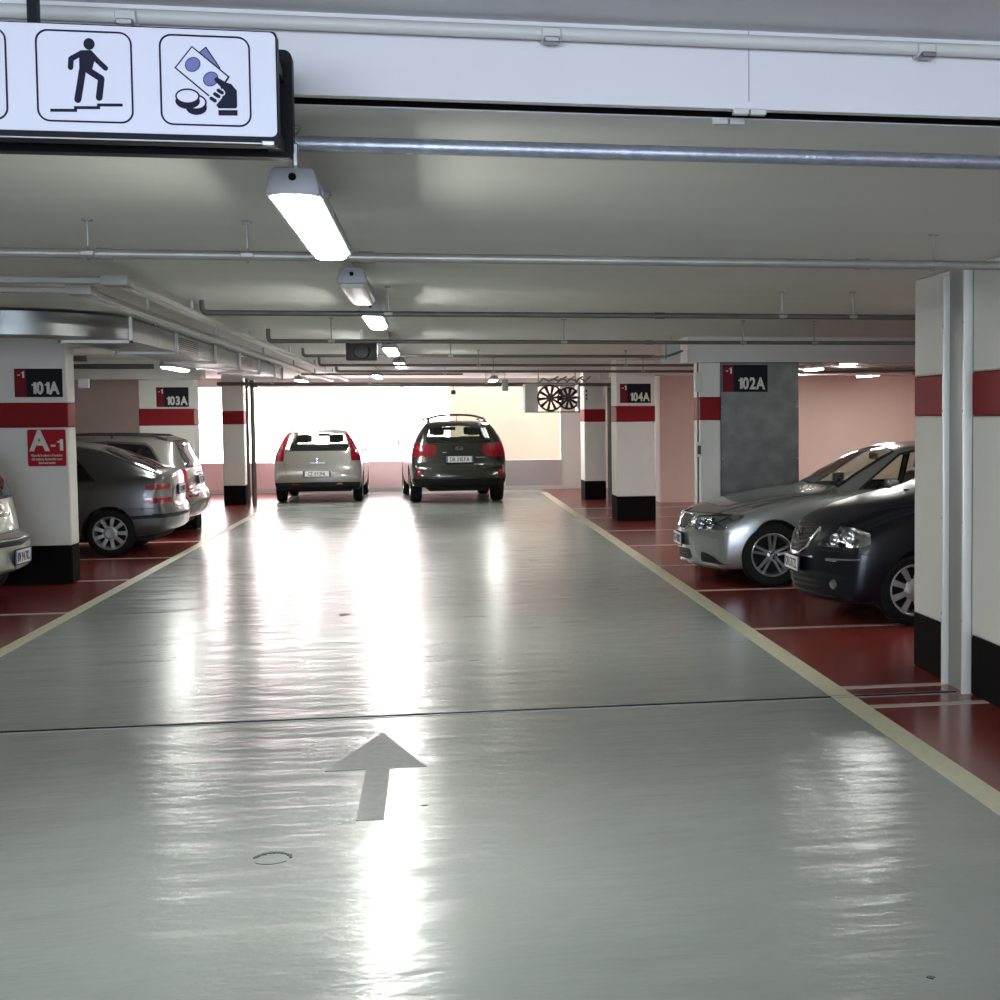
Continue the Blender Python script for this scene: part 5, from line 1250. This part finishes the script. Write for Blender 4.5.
def small_box(name, x0, x1, y0, y1, z0, z1, m, label, cat, rod=None):
    o = MB().rbox(x0, x1, y0, y1, z0, z1, M[m], min(.008, (x1-x0)/4), 2)
    if rod: o.tube([((x0+x1)/2, (y0+y1)/2, z1-.002), ((x0+x1)/2, (y0+y1)/2, rod)], .007, M['pipe'], 6)
    o = o.build(name); tag(o, label, cat); return o
o = small_box('junction_plate', 2.53, 2.74, 15.98, 16.02, 2.30, 2.53, 'tray', 'white mounting plate hanging left of the 102A pillar top', 'plate', ZC)
MB().tube([(2.42, 15.95, 2.36), (2.60, 15.95, 2.37), (2.76, 15.95, 2.43)], .014, M['galv'], 8).build('conduit_end', o); MB().tube([(2.57, 15.97, 2.33), (2.57, 15.97, 2.50)], .012, M['pipe'], 8).build('conduit_end', o)
o = small_box('junction_box', 2.92, 3.0, 16.08, 16.16, 1.97, 2.19, 'tray', 'white junction box high on the left edge of the 102A pillar', 'junction box')
o = small_box('junction_box', 2.93, 2.99, 16.08, 16.16, 1.23, 1.40, 'tray', 'white socket box halfway down the left edge of the 102A pillar', 'junction box'); MB().box(2.945, 2.985, 16.07, 16.082, 1.26, 1.36, M['dark_metal']).build('socket_cover', o)
small_box('gas_detector', .33, .42, 28.28, 28.36, 2.14, 2.22, 'dark_metal', 'small dark bracket hanging from the thick pipe above the black off-roader', 'detector', 2.36)
small_box('camera_housing', 1.30, 1.42, 28.0, 28.1, 2.20, 2.42, 'pipe', 'small grey box hanging in front of the bright opening, left of the fan', 'box', ZC)
small_box('junction_box', 3.02, 3.20, 26.5, 26.62, 2.38, 2.55, 'tray', 'white junction box above the far right pillar', 'junction box', ZC)
small_box('junction_box', -3.68, -3.58, 16.06, 16.14, 2.03, 2.13, 'tray', 'small white box on the edge of the 101A pillar', 'junction box')
# trunking along the left
def trunk(x, y0, z, xl, label, r=.032):
    m = MB(); m.rbox(x-r, x+r, y0, 31.5, z-.02, z+.02, M['trunk'], .006, 1); m.rbox(xl, x+.0, y0-.032, y0+.032, z-.018, z+.018, M['trunk'], .006, 1)
    o = m.build('cable_trunking'); tag(o, label, 'cable trunking', 'cable trunking under the ceiling')
    MB().rbox(x-.075, x+.075, y0-.075, y0+.10, z-.03, z+.03, M['trunk'], .008, 2).build('corner_box', o)
    MB().tube([(x-r*.4, y0+.1, z-.024), (x-r*.4, 31.5, z-.024)], .007, M['galv'], 6).build('cable', o); MB().tube([(x+r*.5, y0+.1, z-.024), (x+r*.5, 31.5, z-.024)], .007, M['pipe'], 6).build('cable', o)
    for y in (11.5, 15, 19, 23, 27): MB().rbox(x-.012, x+.012, y-.012, y+.012, z+.018, ZC, M['galv'], .003, 1).build('bracket', o)
trunk(-1.80, 8.85, 2.50, -8.8, 'white cable trunking turning the corner nearest the lane on the left')
trunk(-2.12, 9.40, 2.49, -8.8, 'white cable trunking turning the corner nearer the metal duct')
# metal duct
r = empty('ventilation_duct', (0, 0, 0), 0, 'large galvanised rectangular air duct with rounded elbow along the left of the ceiling', 'duct')
zd0, zd1 = 2.385, 2.575
def duct_sweep(path, w, m_):
    m = MB(); vs = []; fs = []; k = len(path)
    for i, (x, y) in enumerate(path):
        a = Vector(path[max(i-1, 0)]); b = Vector(path[min(i+1, k-1)]); d = (b-a).normalized(); n = Vector((-d.y, d.x))
        for s_ in (1, -1):
            for z in (zd0, zd1): vs.append((x+n.x*w/2*s_, y+n.y*w/2*s_, z))
    for i in range(k-1):
        o = 4*i
        fs += [(o, o+1, o+5, o+4), (o+2, o+6, o+7, o+3), (o, o+4, o+6, o+2), (o+1, o+3, o+7, o+5)]
    fs += [(0, 2, 3, 1), (4*k-4, 4*k-3, 4*k-1, 4*k-2)]
    m.add(vs, fs, m_, True); return m
el = [(-3.5+.62*math.cos(t), 13.25+.62*math.sin(t)) for t in [-PI/2+PI/2*i/18 for i in range(19)]]
duct_sweep([(-8.8, 12.63), (-6, 12.63)]+el, .56, M['galv']).build('elbow', r)
duct_sweep([(-2.88, 13.25), (-2.88, 26.0)], .56, M['galv']).build('straight_run', r)
for y in (13.25, 15.5, 18.2, 20.4, 22.6, 24.8, 26.0):
    m = MB(); m.box(-3.185, -3.16, y-.02, y+.02, zd0-.025, zd1+.015, M['chan_edge']); m.box(-2.60, -2.575, y-.02, y+.02, zd0-.025, zd1+.015, M['chan_edge'])
    m.box(-3.185, -2.575, y-.02, y+.02, zd0-.025, zd0, M['chan_edge']); m.build('flange', r)
for y0 in (15.75, 20.6):
    g = MB(); g.box(-2.60, -2.592, y0, y0+1.2, zd0+.03, zd1-.03, M['galv'])
    for k in range(6): g.box(-2.593, -2.585, y0+.03, y0+1.17, zd0+.045+.021*k, zd0+.052+.021*k, M['dark_metal'])
    g.build('air_grille', r)
for y in (14.4, 19.3, 24.0): MB().box(-3.17, -3.15, y-.01, y+.01, zd1, ZC, M['galv']).box(-2.61, -2.59, y-.01, y+.01, zd1, ZC, M['galv']).build('duct_strap', r)
# loudspeaker
r = empty('loudspeaker', (-.715, 15.0, 2.375), 0, 'grey square loudspeaker hanging under the ceiling beside the lane lamps', 'loudspeaker')
MB().rbox(-.155, .155, -.0, .16, -.095, .095, M['dark_metal'], .012, 2).build('case', r)
MB().lathe([(0, .02), (.03, .0), (.045, .03), (.075, -.002), (.085, -.006), (.09, .004)], M['dark_metal'], 28, Matrix.Translation((.0, -.002, 0))).build('cone', r)
MB().box(-.012, .012, .07, .09, .094, ZC-2.375, M['galv']).build('bracket', r)
# jet fan near the far opening
r = empty('extract_fan', (2.30, 27.0, 2.045), 0, 'box-shaped extract fan with a dark spoked wheel beside the far right pillar', 'fan')
m = MB(); w, h = .40, .27
m.box(-w, -w+.02, 0, .75, -h, h, M['white']); m.box(w-.02, w, 0, .75, -h, h, M['dark_metal']); m.box(-w, w, 0, .75, h-.02, h, M['white']); m.box(-w, w, 0, .75, -h, -h+.02, M['dark_metal']); m.build('case', r)
MB().box(-w-.22, -w, .05, .70, -h, h, M['white']).build('silencer', r)
def wheel(cx, y, R, parent):
    m = MB(); m.tube([(cx+R*math.cos(t), y, R*math.sin(t)) for t in [2*PI*i/36 for i in range(36)]], .018, M['dark_metal'], 8, True)
    for k in range(10):
        a = 2*PI*k/10+.1; d = Vector((math.cos(a), 0, math.sin(a))); t = Vector((-d.z, 0, d.x)); vs = []
        for rr, ww in ((.05, .018), (R, .030)):
            for s_ in (-1, 1): vs += [Vector((cx, y, 0))+d*rr+t*ww*s_+Vector((0, s_*.02-.004, 0)), Vector((cx, y, 0))+d*rr+t*ww*s_+Vector((0, s_*.02+.004, 0))]
        m.add(vs, [(0, 2, 6, 4), (1, 5, 7, 3), (0, 4, 5, 1), (2, 3, 7, 6), (4, 6, 7, 5)], M['dark_metal'])
    m.lathe([(0, -.03), (.05, -.03), (.07, .04)], M['dark_metal'], 18, Matrix.Translation((cx, y, 0))); m.build('fan_wheel', parent)
wheel(-.15, -.03, .235, r); wheel(.22, .35, .20, r)
MB().box(-.36, -.34, .3, .34, h, ZC-2.045, M['galv']).box(.34, .36, .3, .34, h, ZC-2.045, M['galv']).build('bracket', r)
m = MB()
for k in range(5): m.tube([(-.35+.17*k, -.02, h+.02), (-.28+.17*k, .05, h+.10), (-.15+.17*k, .12, h+.05), (.02+.15*k, .1, h+.14)], .016, M['galv'], 6)
m.build('flexible_hose', r)
tag(MB().rbox(3.02, 3.07, 29.085, 29.098, 1.95, 2.32, M['plate'], .003, 1).build('notice_strip'), 'narrow white notice strip with dark marks on the far right pillar', 'notice')
o = bpy.data.objects['notice_strip']
for z in (2.22, 2.13, 2.06): MB().box(3.03, 3.06, 29.082, 29.086, z-.025, z+.02, M['ink']).build('notice_mark', o)

# ------------------------------------------------------------------ cars
car_silver_saloon((4.735, 14.66, 0), 0)
car_dark_hatch((4.90, 11.76, 0), 0)
car_grey_hatch((-5.275, 19.57, 0), 0)
car_wagon((-5.55, 22.08, 0), 0)
car_pale((-5.65, 14.22, 0), math.radians(-3))
car_fusion((-2.31, 31.45, 0), math.radians(-90))
car_suv((.33, 30.75, 0), math.radians(-86))

# ------------------------------------------------------------------ light
w = bpy.data.worlds.new('sky'); bpy.context.scene.world = w; w.use_nodes = True
bg = w.node_tree.nodes['Background']; bg.inputs['Color'].default_value = (1, .86, .865, 1); bg.inputs['Strength'].default_value = 5.2
def area(name, loc, rot, sx, sy, e, col, portal=False):
    l = bpy.data.lights.new(name, 'AREA'); l.shape = 'RECTANGLE'; l.size = sx; l.size_y = sy; l.energy = e; l.color = col
    if portal: l.cycles.is_portal = True
    o = bpy.data.objects.new(name, l); C.objects.link(o); o.location = loc; o.rotation_euler = rot; return o
area('sky_portal', (-1.2, YB+.15, 1.55), (-PI/2, 0, 0), 8.3, 1.75, 1, (1, 1, 1), True)
area('entrance_daylight', (-1, -6.5, 1.7), (PI/2, 0, 0), 7, 2.0, 320, (.72, .83, 1.0))

cam = bpy.data.cameras.new('camera'); co = bpy.data.objects.new('camera', cam); C.objects.link(co)
cam.sensor_width = 36; cam.sensor_fit = 'HORIZONTAL'; cam.lens = 1434.7/1000*36; cam.shift_x = (500-696.34)/1000; cam.clip_start = .05
th, ph, ro = .180171639, .0587337676, -.00602007582
f = Vector((math.sin(th)*math.cos(ph), math.cos(th)*math.cos(ph), -math.sin(ph))); rt = Vector((math.cos(th), -math.sin(th), 0)); up = rt.cross(f)
r2 = rt*math.cos(ro)+up*math.sin(ro); u2 = -rt*math.sin(ro)+up*math.cos(ro)
co.matrix_world = Matrix(((r2.x, u2.x, -f.x, 0), (r2.y, u2.y, -f.y, 0), (r2.z, u2.z, -f.z, 1.7), (0, 0, 0, 1)))
bpy.context.scene.camera = co
vs = bpy.context.scene.view_settings
vs.view_transform = 'Standard'; vs.look = 'None'; vs.exposure = 1.47; vs.gamma = 1; vs.use_curve_mapping = False
